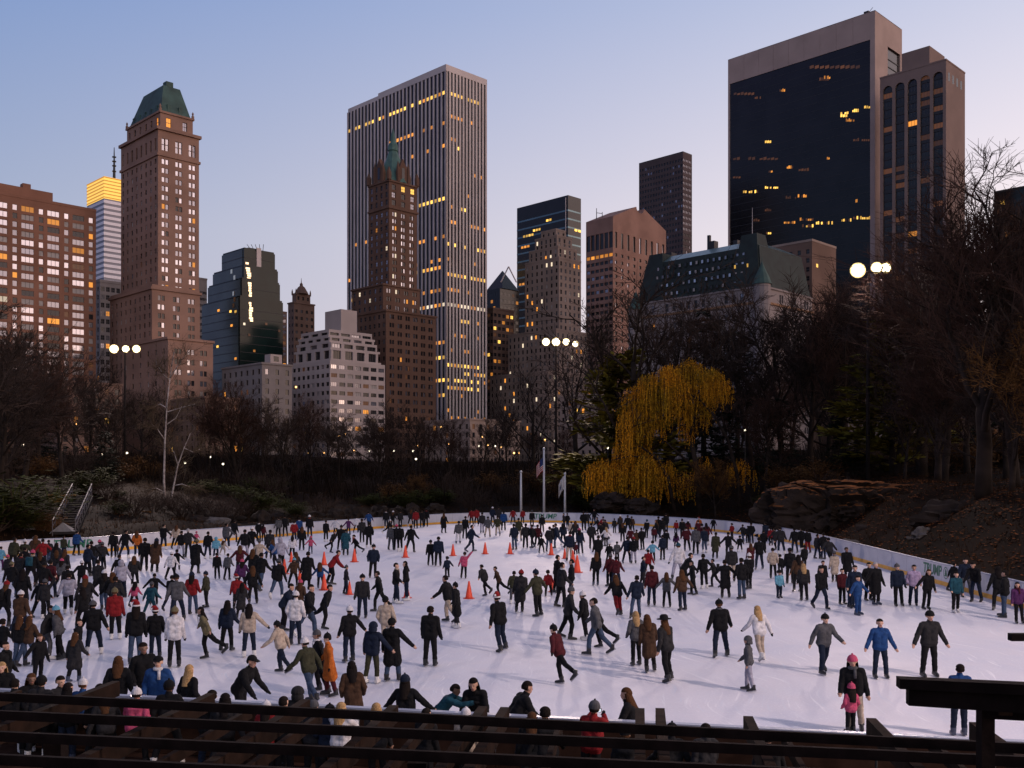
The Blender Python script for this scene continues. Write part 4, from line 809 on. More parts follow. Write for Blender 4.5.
TREES = []
def plant(key, px, Y, ytop=None, h=None, wide=1.0, name='bare_tree', phr=None, dz=0.0):
    while rink_dist((px - CX) / FOC * Y, Y)[0] < 1.6: Y += 1.5
    X = (px - CX) / FOC * Y; z = gz(X, Y) + dz; tm, cm, mz = PROTO[key]
    if h is None: h = EYE + (HY - ytop) / FOC * Y - z
    s = h / mz; o = empty(name, (X, Y, z), RNG.uniform(0, 6.28)); o.scale = (s * wide, s * wide, s)
    link(bpy.data.objects.new('trunk' if name.endswith('tree') else 'stems', tm), o); link(bpy.data.objects.new('crown' if name.endswith('tree') else 'foliage', cm), o)
    TREES.append((o, phr, px, Y, name)); return o
BARE = [(-18, 80, 262, 'bare1', 1.1), (8, 100, 282, 'bare0', 1.1), (38, 125, 306, 'bare3', 1.1), (62, 118, 340, 'bare2', 1), (88, 150, 348, 'bare0', 1), (112, 145, 372, 'bare1', 1.1), (142, 170, 372, 'bare3', 1), (208, 160, 372, 'bare2', 1.1), (236, 150, 378, 'slim', 1.4), (262, 172, 380, 'bare1', 1), (286, 150, 392, 'bare0', 1.2),
        (312, 180, 388, 'bare2', 1.1), (338, 165, 398, 'bare1', 1), (380, 150, 394, 'bare3', 1.25), (420, 172, 398, 'bare0', 1.1), (452, 165, 408, 'bare2', 1.1), (482, 190, 404, 'bare1', 1), (508, 172, 392, 'bare0', 1), (534, 160, 350, 'open', 1), (578, 150, 318, 'open', 1.1), (606, 124, 288, 'open', 1.1), (632, 118, 258, 'open', 1.3), (664, 126, 274, 'open', 1.1),
        (694, 150, 286, 'bare2', 1.2), (752, 134, 268, 'bare1', 1.2), (782, 122, 262, 'bare0', 1.1), (812, 118, 262, 'bare3', 1.1), (842, 112, 258, 'bare2', 1.2), (872, 118, 262, 'bare0', 1.1), (898, 102, 240, 'bare1', 1.1), (922, 98, 232, 'slim', 1.6), (944, 88, 200, 'bare0', 1), (984, 68, 130, 'slim', 1.5), (1016, 72, 160, 'bare2', 1), (1042, 66, 190, 'bare1', 1), (968, 96, 262, 'bare3', 1.1), (1006, 88, 268, 'bare0', 1), (826, 134, 286, 'bare1', 1.1), (860, 150, 276, 'bare3', 1), (938, 84, 330, 'slim', 1.6), (1012, 66, 300, 'bare2', 1), (985, 76, 340, 'bare3', 1.2), (765, 112, 380, 'bare2', 1.2), (905, 96, 372, 'bare1', 1.1), (2, 90, 330, 'bare3', 1.2), (25, 108, 345, 'bare2', 1.3)]
rr = random.Random(5)
for x, Y, yt, k, w in BARE: plant(k, x, Y, yt, wide=w)
for i in range(44):      # the wood behind, filling the belt below the buildings
    x = -30 + i * 25 + rr.uniform(-9, 9); Y = rr.uniform(190, 262); top = np.interp(x, [0, 60, 130, 300, 480, 560, 700, 800, 900, 1024], [345, 365, 392, 408, 418, 405, 385, 330, 300, 300]) + rr.uniform(-6, 22)
    plant(rr.choice(['bare0', 'bare1', 'bare2', 'bare3']), x, Y, top, wide=rr.uniform(1.1, 1.45))
plant('brownleaf', 1028, 62, 292, name='bare_tree', wide=1.0, phr='tree with sparse orange brown leaves at right edge'); plant('brownleaf', 716, 108, 452, wide=1.1, phr='small orange brown leafed tree right of the willow trunk'); plant('brownleaf', 420, 128, 470, wide=1.2, phr='small brown leafed tree behind the far boards at centre')
PINES = [('pine', 620, 122, 346, 1.5, 'yellow green pine left of the weeping willow'), ('pine', 893, 104, 312, 1.4, 'ragged yellow green pine above the rock outcrop'), ('hemlock', 704, 150, 306, 1.2, 'dark evergreen directly behind the willow crown'), ('hemlock', 738, 146, 328, 1.3, 'dark evergreen right of the willow crown'), ('hemlock', 938, 128, 246, 1.2, 'tall dark evergreen before the arched bay tower'),
         ('hemlock', 1000, 120, 330, 1.3, 'dark evergreen under the tall bare tree at right'), ('hemlock', 30, 140, 372, 1.5, 'dark broad evergreen among trees at far left'), ('hemlock', 842, 108, 400, 1.5, 'dark low evergreen left of the right mast'), ('hemlock', 780, 120, 396, 1.5, 'dark low evergreen right of the dim willow branches'), ('hemlock', 105, 130, 430, 1.6, 'dark low evergreen left of the birch')]
for k, x, Y, yt, w, ph in PINES: plant(k, x, Y, yt, wide=w, name='pine_tree' if k == 'pine' else 'evergreen_tree', phr=ph)
SHR = [('yew', 14, 76, 500, 1.5, 'round green shrub at far left behind the boards'), ('plume', 40, 78, 506, 1.3, 'tan plumed grass clump beside the dark stairs'), ('plume', 50, 78, 508, 1.2, 'tan plumed grass clump nearest the dark stairs'), ('yew', 205, 126, 478, 1.8, None), ('yew', 232, 128, 482, 1.7, None), ('yew', 262, 134, 476, 1.9, None), ('yew', 118, 112, 488, 1.6, None), ('yew', 372, 122, 492, 1.8, None), ('yew', 408, 124, 488, 1.7, None), ('yew', 436, 130, 486, 1.8, None), ('yew', 588, 126, 486, 1.6, None), ('yew', 606, 120, 490, 1.6, None), ('yew', 770, 104, 492, 1.6, None), ('yew', 8, 85, 478, 2.0, None), ('yew', -8, 74, 470, 2.0, None), ('yew', 790, 112, 478, 1.7, None)]
for k, x, Y, yt, w, ph in SHR: plant(k, x, Y, yt, wide=w, name='green_shrub' if k == 'yew' else 'plume_grass', phr=ph)
for i in range(60):
    x = 5 + i * 17.3 + rr.uniform(-10, 10); Y = rr.uniform(122, 150) if x < 760 else rr.uniform(95, 125)
    if 275 < x < 362 and Y < 165: continue
    plant(rr.choice(['shrub0', 'shrub0', 'shrub1']), x, Y, h=rr.uniform(2.2, 4.6), wide=1.3, name='bare_shrub')

for i in range(16):
    plant(rr.choice(['shrub0', 'shrub0', 'yew']), 92 + i * 15 + rr.uniform(-5, 5), rr.uniform(96, 118), h=rr.uniform(1.4, 3.2), wide=1.5, name='bare_shrub', phr='low dark shrub on the left bank behind the boards')
# white-stemmed birch with two trunks
def birch():
    rng = random.Random(41); Y = 117.0; bx = P(168, 512, Y); z = gz(bx.x, Y); o = empty('birch_tree', (bx.x, Y, z)); tag(o, 'two-stemmed white birch with bare pale branches left of centre', 'tree', 'park trees')
    T, Cn = MB(), MB()
    stems = [[(165, 518), (164, 480), (165, 440), (167, 405), (170, 378), (174, 352)], [(171, 518), (173, 490), (178, 465), (184, 448), (191, 432)], [(178, 465), (174, 452), (169, 446)], [(167, 408), (160, 404), (153, 408)], [(168, 412), (180, 408), (195, 404)], [(170, 380), (163, 374), (158, 366)], [(170, 378), (180, 362), (188, 352)], [(184, 448), (193, 452), (200, 449)], [(165, 440), (158, 430), (152, 424)], [(166, 425), (176, 418), (182, 406)], [(164, 492), (156, 488), (148, 490)], [(173, 486), (182, 484), (190, 487)]]
    for i, s in enumerate(stems):
        dy = rng.uniform(-.6, .6) if i > 1 else 0; pts = [P(x, y, Y + dy * k) - o.location for k, (x, y) in enumerate(s)]; r0 = (.145, .12)[i] if i < 2 else .07
        if i < 2: pts[0].z = -.3
        T.tube(pts, [r0 * (1 - .72 * k / (len(pts) - 1)) for k in range(len(pts))], 7)
        for j in range(44 if i < 2 else 22):
            q, d = along(pts, rng.uniform(.35, 1)); bp, br_ = branch(q, side_dir(d, rng.uniform(.5, 1.1), rng), rng.uniform(1.2, 2.8), .028, .012, 3, rng, .15, .05); Cn.tube(bp, br_, 3, cap=False)
            for k in range(6): q2, d2 = along(bp, rng.uniform(.2, 1)); e, er = branch(q2, side_dir(d2, rng.uniform(.4, 1), rng), rng.uniform(.5, 1.3), .014, .008, 2, rng, .2, -.05); Cn.tube(e, er, 3, cap=False)
    T.obj('trunk', birch_m, o, True); Cn.obj('crown', mat('birch_twigs', (.12, .085, .055), .9, .3), o)
birch()

# weeping willow: leaning trunk, arching limbs, curtains of golden leaves
def willow():
    rng = random.Random(77); Y = 114.0; base_ = P(700, 512, Y); z = gz(base_.x, Y); o = empty('weeping_willow_tree', (base_.x, Y, z)); tag(o, 'weeping willow with golden orange curtains of leaves behind far boards', 'tree', 'park trees')
    T, Cn = MB(), MB(); L0 = Vector(o.location)
    limbs = [([(700, 516), (697, 470), (690, 435), (684, 408), (676, 385), (668, 372)], .36), ([(676, 514), (668, 478), (656, 458), (640, 446), (622, 452)], .24), ([(740, 516), (738, 478), (728, 440), (714, 415), (700, 400), (686, 392)], .26), ([(690, 435), (700, 402), (706, 378), (704, 364)], .17), ([(684, 408), (660, 395), (645, 400)], .14), ([(697, 470), (664, 440), (640, 432)], .14), ([(728, 440), (738, 400), (730, 385)], .1), ([(738, 478), (745, 462), (752, 460)], .08), ([(656, 458), (630, 456), (604, 462)], .12)]
    for s, r0 in limbs:
        dy = rng.uniform(-1.5, 1.5); pts = [P(x, y, Y + dy * k / 2) - L0 for k, (x, y) in enumerate(s)]
        if s[0][1] > 500: pts[0].z = -.4
        T.tube(pts, [r0 * (1 - .7 * k / (len(pts) - 1)) for k in range(len(pts))], 7)
    # (centre x, top y, half width px, bottom y, strands)
    clumps = [(690, 358, 22, 412, 190), (668, 364, 22, 424, 230), (648, 374, 16, 440, 170), (634, 386, 14, 436, 110), (712, 366, 16, 404, 130), (630, 408, 14, 460, 90), (652, 412, 12, 440, 60), (678, 396, 10, 426, 40), (632, 430, 18, 492, 180), (604, 458, 18, 496, 210), (624, 462, 20, 502, 200), (648, 452, 18, 500, 190), (668, 460, 10, 496, 60), (706, 392, 10, 430, 60), (688, 400, 10, 446, 60), (720, 380, 12, 404, 80), (728, 378, 6, 396, 34), (704, 456, 10, 474, 40), (740, 458, 16, 484, 70), (592, 462, 8, 490, 60), (684, 470, 12, 500, 36)]
    for cx_, ty, hw, by, n in clumps:
        dyc = rng.uniform(-2.2, 2.2)
        for _ in range(n):
            u = max(-1, min(1, rng.gauss(0, .5))); v = rng.gauss(0, .55); top_y = ty + (u * u) * hw * .75 + abs(v) * 3 + rng.uniform(-2, 7); bot = top_y + (by - ty) * rng.uniform(.22, 1.0) * (1 - .25 * abs(u)); Yp = Y + dyc + v * hw * .115
            p = P(cx_ + u * hw, top_y, Yp) - L0; q = P(cx_ + u * hw * 1.12 + rng.uniform(-1.5, 1.5), bot, Yp + rng.uniform(-.3, .3)) - L0; Ls = (p - q).length; m = max(4, int(Ls / .13)); sw = rng.uniform(-.25, .25)
            T.tube([p, p.lerp(q, .5), q], [.011, .009, .006], 3, cap=False)
            for k in range(m):
                t = (k + rng.random()) / m; c = p.lerp(q, t) + V(sw * math.sin(t * 3), rng.gauss(0, .06), 0); a = rng.uniform(0, 6.28); x = V(math.cos(a) * .10, math.sin(a) * .10, -.18 * rng.uniform(.7, 1.3)); y = V(-math.sin(a), math.cos(a), 0) * .052
                Cn.poly([c, c + x * .5 - y, c + x, c + x * .5 + y])
    T.obj('trunk', bark, o, True); Cn.obj('crown', gold_leaf, o)
willow()

# fallen leaves and low brush: uncountable
rg = random.Random(9); ra = np.random.default_rng(9)
def scatter(n, fx, fy):
    x, y = fx(n), fy(n); d = rink_dist(x, y); e = ((x - POND[0]) / POND[2]) ** 2 + ((y - POND[1]) / POND[3]) ** 2; k = (d > .6) & (e > 2.2); return x[k], y[k], height(x[k], y[k])
def brush(name, pts, m, label, cat, hs):
    b = MB()
    for x, y, z in zip(*pts):
        h = rg.uniform(*hs); a = rg.uniform(0, 6.28); d = V(math.cos(a) * .4, math.sin(a) * .4, 1) * h; w = V(-math.sin(a), math.cos(a), 0) * .02 * (1 + h)
        b.poly([V(x, y, z) - w, V(x, y, z) + w, V(x, y, z) + d]); b.poly([V(x + .1, y, z), V(x + .1, y + .04, z), V(x + .1 - d.x, y - d.y, z + h * .8)]); b.poly([V(x, y + .1, z), V(x + .04, y + .1, z), V(x + d.y, y - d.x, z + h * .9)])
    tag(b.obj(name, m), label, cat, kind='stuff')
A_ = scatter(17000, lambda n: ra.uniform(-80, 24, n), lambda n: ra.uniform(70, 150, n)); B_ = scatter(15000, lambda n: ra.uniform(22.6, 75, n), lambda n: ra.uniform(35, 140, n))
brush('dry_brush', [np.concatenate([p, q]) for p, q in zip(A_, B_)], mat('dry_brush', (.040, .022, .012), .95, .45, .3), 'dry brush and stalks covering the park banks', 'brush', (.10, .55))
C_ = scatter(16000, lambda n: ra.uniform(-110, 90, n), lambda n: ra.uniform(128, 235, n))
brush('thicket', C_, mat('thicket', (.016, .011, .008), .95, .4, .4), 'dense dark thicket filling the wood between the tree trunks', 'brush', (1.0, 4.2))
x, y, z = scatter(14000, lambda n: np.where(ra.random(n) < .3, ra.uniform(-60, 10, n), ra.normal(31, 6.5, n).clip(22.7, 60)), lambda n: np.where(ra.random(n) < .5, ra.normal(92, 10, n), ra.normal(62, 11, n)))
b = MB()
for x_, y_, z_ in zip(x, y, z):
    a = rg.uniform(0, 6.28); s = rg.uniform(.06, .13); b.poly([V(x_ + s * math.cos(a + k * 1.57), y_ + s * math.sin(a + k * 1.57), z_ + .03 + rg.uniform(0, .05)) for k in range(4)])
tag(b.obj('fallen_leaves', mat('fallen_leaves', (.19, .062, .018), .9, .35, .7)), 'fallen orange leaves scattered over the right bank', 'leaves', kind='stuff')

# ---------------------------------------------------------------- rocks
rock_m = mat('schist_rock', (.034, .025, .021), .9, .35, .8, (.018, .014, .012), .6, detail=8); pale_rock = mat('pale_rock', (.10, .088, .082), .85, .3, 1.0, bump=.5); mossy = mat('leafy_rock', (.19, .07, .022), .95, .35, .9, (.06, .028, .014), .5)
def rock(name, c, size, seed, m, rough=.28, sub=4, flat=None, label=None):
    bm = bmesh.new(); bmesh.ops.create_icosphere(bm, subdivisions=sub, radius=1); off = V(seed * 7.3, seed * 3.1, seed)
    for v in bm.verts:
        p = v.co; k = 1 + rough * (noise.fractal(p * 1.3 + off, 1.0, 2.0, 5) + .5 * noise.cell(p * 2.2 + off) - .3)
        k -= rough * .45 * max(0, .14 - abs(noise.noise(p * 2.1 + off))) / .14 + rough * .3 * max(0, .1 - abs(noise.noise(p * 5.0 - off))) / .1
        p = p * k
        if flat is not None and p.z > flat: p.z = flat + (p.z - flat) * .25
        v.co = V(p.x * size[0], p.y * size[1], p.z * size[2])
    me = bpy.data.meshes.new(name); bm.to_mesh(me); bm.free(); me.materials.append(m)
    if isinstance(m, list): pass
    o = link(bpy.data.objects.new(name, me)); o.location = c; o.rotation_euler = (0, 0, seed * 1.7); tag(o, label, 'rock', 'park rocks'); return o
def rock_at(px, py, Y, size, seed, m, label, **k): p = P(px, py, Y); return rock('rock', (p.x, Y, p.z), size, seed, m, label=label, **k)
o = rock('rock_outcrop', (28.2, 85, 1.5), (7.2, 4.8, 5.0), 3, rock_m, .30, 6, .55, 'big dark rock outcrop topped with orange leaves behind right boards'); o.rotation_euler.z = .1
o.data.materials.append(mossy)
for p in o.data.polygons:
    if p.normal.z > .72 and p.center.z > 1.2: p.material_index = 1
rock_at(790, 508, 90, (3.0, 2.6, 2.2), 5, rock_m, 'dark rounded rock at left foot of the outcrop'); rock_at(924, 540, 66, (1.3, 1.0, .8), 6, pale_rock, 'pale grey boulder between outcrop and right boards'); rock_at(868, 536, 76, (1.6, 1.3, .8), 7, rock_m, 'low brown boulder left of the pale boulder'); rock_at(850, 546, 71, (.9, .8, .5), 8, pale_rock, 'small flat pale stone just above right boards'); rock_at(960, 522, 68, (3.0, 2.0, 1.6), 9, rock_m, 'dark boulder on the right bank beyond pale boulder')
rock_at(610, 503, 112, (3.4, 2.2, 1.3), 10, rock_m, 'dark rock below the left willow curtain'); rock_at(640, 508, 110, (2.2, 1.8, 1.2), 11, rock_m, 'dark rock under the middle of the willow')
for i in range(13):
    x = 196 + i * 20 + rg.uniform(-6, 6); yb = np.interp(x, [60, 200, 400, 460], [535, 528, 517, 512]); Y = np.interp(x, [60, 200, 400, 460], [78, 91, 111, 117]) + rg.uniform(0, 3)
    o = rock_at(x, yb - 4, Y, (rg.uniform(.9, 1.7), rg.uniform(.8, 1.2), rg.uniform(.6, 1.2)), 20 + i, rock_m if i != 1 else pale_rock, 'tmp', sub=3); TREES.append((o, 'rough brown rock in the row behind the far left boards', x, Y, 'rock'))
# ---------------------------------------------------------------- lighting masts, lamps, flagpoles, stairs
steel = mat('galvanised_steel', (.028, .022, .02), .8, .15, 2, metal=.1); lamp_on = mat('floodlight_lens', (.8, .8, .7), .3, .02, emit=(1, .90, .62), estr=14.0); bowl_m = mat('glowing_lamp_reflector', (.6, .5, .3), .3, .02, emit=(1, .72, .28), estr=1.5); lamp_box = mat('lamp_housing', (.05, .05, .05), .5, .1)
def mast(px, Y, py_lamp, heads, label, watts, aim, X=None, Zl=None, cone=100):
    x = (px - CX) / FOC * Y if X is None else X; zl = EYE + (HY - py_lamp) / FOC * Y if Zl is None else Zl; g = gz(x, Y)
    o = empty('floodlight_mast', (x, Y, g)); tag(o, label, 'floodlight mast', 'floodlight masts around the rink')
    b = MB(); b.tube([V(0, 0, -.3), V(0, 0, (zl - g) * .5), V(0, 0, zl - g - .2)], [.22, .17, .11], 10); b.obj('pole', steel, o, True)
    xs = [h[0] for h in heads]; b = MB(); b.obox(V(min(xs) - .3, -.06, zl - g - .35), V(max(xs) - min(xs) + .6, 0, 0), V(0, .12, 0), V(0, 0, .12)); b.obj('crossarm', steel, o)
    to = (Vector(aim) - V(x, Y, zl)); to.normalize(); rz = math.atan2(to.x, -to.y); tilt = math.asin(-to.z)
    for dx, dz, r in heads:
        r *= 1.3  # heads oversized, so their discs take in the lamps' glare
        b = MB(); b.tube([V(0, .34, 0), V(0, .2, 0), V(0, 0, 0)], [r * .35, r * .8, r], 14, cap=True); h = b.obj('lamp_head', lamp_box, o, True); h.location = (dx, -.1, zl - g + dz); h.rotation_euler = (tilt, 0, rz)
        b = MB(); b.tube([V(0, -.02, 0), V(0, -.05, 0), V(0, -.085, 0)], [r * .80, r * .76, r * .5], 14); b.obj('lens', lamp_on, h)
        b = MB(); b.tube([V(0, -.005, 0), V(0, -.03, 0)], [r * .99, r * .97], 14); b.obj('glowing_reflector', bowl_m, h)  # bowl glows by itself: yellow glare rim painted as emission
    l = bpy.data.lights.new('floodlight', 'SPOT'); l.energy = watts; l.spot_size = math.radians(cone); l.spot_blend = .6; l.shadow_soft_size = 1.2; l.color = (1, .77, .70)
    lo = link(bpy.data.objects.new('floodlight', l), o); lo.location = (0, -.4, zl - g); lo.rotation_euler = to.to_track_quat('-Z', 'Y').to_euler()
FLOOD = 5.4
mast(125, 150, 349, [(-1.6, 0, .52), (.15, 0, .42), (1.75, 0, .46)], 'tall floodlight mast with three lit lamps at left', 15000 * FLOOD, (-14, 66, 0), cone=66)
mast(556, 150, 342, [(-1.5, 0, .46), (.0, 0, .5), (1.5, 0, .42), (2.9, -.3, .36)], 'tall floodlight mast with four lit lamps at centre', 15000 * FLOOD, (0, 52, 0), cone=52)
mast(868, 100, 269, [(-1.05, -.15, .6), (.85, .1, .46), (1.75, .1, .42)], 'tall floodlight mast with three lit lamps at right', 8500 * FLOOD, (6, 48, 0))
mast(0, 6, 0, [(-1.5, 0, .5), (0, 0, .5), (1.5, 0, .5)], 'tall floodlight mast standing beyond the right edge near the terrace', 14000 * FLOOD, (-2, 38, 0), X=31, Zl=24)

globe = mat('lamp_globe', (.8, .8, .8), .3, .02, emit=(1, .86, .62), estr=4); globe_w = mat('lamp_globe_orange', (.8, .6, .4), .3, .02, emit=(1, .50, .14), estr=4)
def lamp(px, py, Y, warm, street=False):
    x = (px - CX) / FOC * Y; zl = EYE + (HY - py) / FOC * Y; g = min(gz(x, Y), zl - 1.5); o = empty('street_or_car_light' if street else 'park_or_window_light', (x, Y, g)); h = zl - g; r = .15 * Y / 150
    b = MB(); b.lathe((0, 0, -.1), [(.16, 0), (.14, .5), (.07, .7), (.05, h)], 8); b.obj('post', dark_metal, o)
    b = MB(); b.ball((0, 0, h + r), r, 10); b.obj('globe', globe_w if warm else globe, o, True)
    b = MB(); b.lathe((0, 0, h + 2 * r - .03), [(r * .5, 0), (r * .15, r * .4), (.02, r * .8)], 8); b.obj('finial', dark_metal, o); return o
LAMPS = []  # low street ones stand in for car headlights, right-hand ones for lit windows
for px, py, Y, w in ((23, 446, 150, 0), (102, 455, 145, 0), (127, 454, 150, 0), (185, 464, 150, 0), (210, 458, 170, 0), (223, 465, 160, 0), (608, 449, 118, 0), (745, 431, 128, 0), (416, 460, 190, 0), (90, 428, 240, 1), (76, 425, 240, 1), (215, 428, 260, 1), (223, 430, 270, 1), (296, 388, 330, 1), (306, 434, 270, 1), (339, 437, 275, 1), (345, 435, 280, 1), (324, 454, 240, 1), (309, 454, 240, 1), (354, 452, 240, 1), (369.5, 452, 240, 0), (394, 452, 235, 0), (413, 452, 235, 0), (417, 447, 240, 1), (441, 428, 280, 1), (449, 445, 240, 1), (482, 438, 260, 1), (479, 447, 250, 0), (488, 446, 250, 1), (495, 447, 250, 0), (501, 448, 250, 1), (514, 454, 200, 1), (519, 454, 200, 1), (545, 441, 220, 1), (953, 375, 150, 1), (953, 381, 152, 1), (887, 353, 180, 1), (936, 391, 150, 1)):
    LAMPS.append((lamp(px, py, Y, w, Y > 200), ['small %s light glowing among the trees' % ('orange' if w else 'white'), 'small %s light glowing among the trees %s' % ('orange' if w else 'white', 'at far left' if px < 140 else 'right of the birch' if px < 240 else 'left of centre' if px < 430 else 'below ribbed slab' if px < 530 else 'by the willow' if px < 760 else 'at right')], px))
label_all(LAMPS, 'lamp', 'lamps among the trees')

white_pole = mat('white_pole', (.5, .5, .52), .4, .05); cloth_red = mat('flag_red', (.42, .05, .04), .8, .1); cloth_white = mat('flag_white', (.62, .60, .60), .8, .06); cloth_blue = mat('flag_blue', (.03, .05, .16), .8, .1)
def flagpole(px, ytop, Y, label):
    x = (px - CX) / FOC * Y; g = gz(x, Y); zt = EYE + (HY - ytop) / FOC * Y; o = empty('flagpole', (x, Y, g)); tag(o, label, 'flagpole', 'flagpoles behind the far boards')
    b = MB(); b.tube([V(0, 0, -.2), V(0, 0, zt - g)], [.16, .10], 8); b.obj('pole', white_pole, o, True); b = MB(); b.ball((0, 0, zt - g + .14), .16, 8); b.obj('finial', white_pole, o, True); return x, g, zt
flagpole(521, 473, 115, 'short bare flagpole left of the striped flag')
x, g, zt = flagpole(544, 450, 115, 'tallest flagpole, flying the striped flag')
def flag(name, x, Y, z0, w, h, label, fn, mats_, droop):
    """a hanging cloth: a folded grid with colour by cell"""
    b = MB(); nu, nv = 14, 13; pt = lambda i, j: V(x + (-w) * (i / nu) * (1 - .25 * droop * i / nu) , Y - .1 + .16 * math.sin(i * 1.1 + j * .22), z0 - h * j / nv - droop * (i / nu) ** 1.2)
    for i in range(nu):
        for j in range(nv): b.poly([pt(i, j), pt(i + 1, j), pt(i + 1, j + 1), pt(i, j + 1)], fn(i / nu, j / nv, i, j))
    o = b.obj(name, mats_, smooth=True); s = o.modifiers.new('thick', 'SOLIDIFY'); s.thickness = .01; tag(o, label, 'flag'); return o
flag('flag', x - .12, 115, P(544, 458, 115).z, .95, 1.5, 'red and white striped flag with blue canton hanging on tallest pole', lambda u, v, i, j: 2 if (u < .42 and v < .53) else (0 if j % 2 == 0 else 1), [cloth_red, cloth_white, cloth_blue], .9)
x, g, zt = flagpole(565, 475, 115, 'short flagpole flying the white flag')
flag('flag', x - .12, 115, P(565, 476, 115).z, .85, 1.5, 'white flag with small dark emblem hanging on right pole', lambda u, v, i, j: 2 if (.4 < u < .65 and .35 < v < .65) else 1, [cloth_red, cloth_white, cloth_blue], 1.1)

# dark stairs with pale handrails on the left bank, yellow fence, white canopy
wood_dark = mat('dark_stair_wood', (.025, .022, .022), .8, .2, 2); rail_w = mat('pale_handrail', (.10, .09, .10), .6, .1, 2); yellow_w = mat('yellow_panel', (.22, .10, .015), .7, .2, .8)
p0, p1 = P(64, 532, 76), P(82, 494, 90); o = empty('stairs', (p0.x, p0.y, gz(p0.x, p0.y))); tag(o, 'dark outdoor stairs with pale handrails climbing the left bank', 'stairs')
d = p1 - p0; sx = V(d.y, -d.x, 0).normalized(); nst = 16
for i in range(nst): b = MB(); c = p0 + d * (i / nst) - Vector(o.location); b.obox(c - sx * .75, sx * 1.5, V(d.x, d.y, 0) / nst * 1.05, V(0, 0, -.18)); b.obj('step', wood_dark, o)
for s in (-1, 1):
    b = MB(); a = p0 + sx * .8 * s - Vector(o.location); b.obox(a - V(0, 0, .5), d, sx * .12 * s, V(0, 0, .35)); b.obj('stringer', wood_dark, o)
    b = MB(); b.tube([a + V(0, 0, .9), a + d + V(0, 0, .9)], [.06, .06], 6); b.tube([a + V(0, 0, .45), a + d + V(0, 0, .45)], [.035, .035], 5); b.obj('handrail', rail_w, o)
    for i in range(9): b = MB(); q = a + d * (i / 8); b.tube([q - V(0, 0, .3), q + V(0, 0, .95)], [.035, .035], 5); b.obj('baluster', rail_w, o)
for k, (x0, x1, y0, y1, Y) in enumerate(((48, 76, 494, 507, 100), (126, 151, 511, 514, 100))):
    a, c = P(x0, y1, Y), P(x1, y0, Y); o = empty('yellow_fence' if k == 0 else 'yellow_barrier', (a.x, Y, a.z)); n = 7; w = (c.x - a.x) / n; tag(o, ('yellow plywood hoarding behind the plumed grass', 'low yellow barrier lying left of the birch')[k], ('hoarding', 'barrier')[k])
    for i in range(n): b = MB(); b.obox(V(i * w + .02, 0, 0), V(w - .04, 0, 0), V(0, .08, 0), V(0, 0, c.z - a.z)); b.obj('board', yellow_w, o)
    for q in (0, n * w - .1): b = MB(); b.obox(V(q, .1, gz(a.x + q, Y) - a.z - .1), V(.1, 0, 0), V(0, .1, 0), V(0, 0, a.z - gz(a.x + q, Y) + .3)); b.obj('post', wood_dark, o)
a = P(64, 532, 77); o = empty('white_canopy', (a.x, 77, gz(a.x, 77))); tag(o, 'small white cloth canopy at the foot of the dark stairs', 'canopy'); h = a.z - gz(a.x, 77)
b = MB(); q = [V(-.9, -.6, h - .1), V(.9, -.6, h + .1), V(.9, .6, h), V(-.9, .6, h)]; top = V(-.1, 0, h + .75)
for i in range(4): b.poly([q[i], q[(i + 1) % 4], top])
b.obj('cloth', mat('grey_canvas', (.28, .27, .28), .8, .15, 2), o); 
for c in q: b = MB(); b.tube([V(c.x, c.y, -.2), c], [.03, .03], 5); b.obj('pole', steel, o)
# stone edging by the pond
b = MB(); 
pr = empty('pond_wall', (POND[0], POND[1] + 7, 1.2)); tag(pr, 'low stone wall behind the small pond', 'wall')
for i in range(16): b = MB(); b.box((-8 + i * 1.05, .4 * math.sin(i * .6), 0), (1.0, .7, .9 + .25 * math.sin(i * 2.1)), .05 * math.sin(i)); b.obj('stone', pale_rock if i % 3 else rock_m, pr)
# ---------------------------------------------------------------- people
def rot2(v, a):      # lean forward (towards -y) by a
    return V(v.x, v.y * math.cos(a) - v.z * math.sin(a), v.z * math.cos(a) + v.y * math.sin(a))
def limb_dir(side, fwd, out): return V(side * math.sin(out), -math.sin(fwd) * math.cos(out), -math.cos(fwd) * math.cos(out))
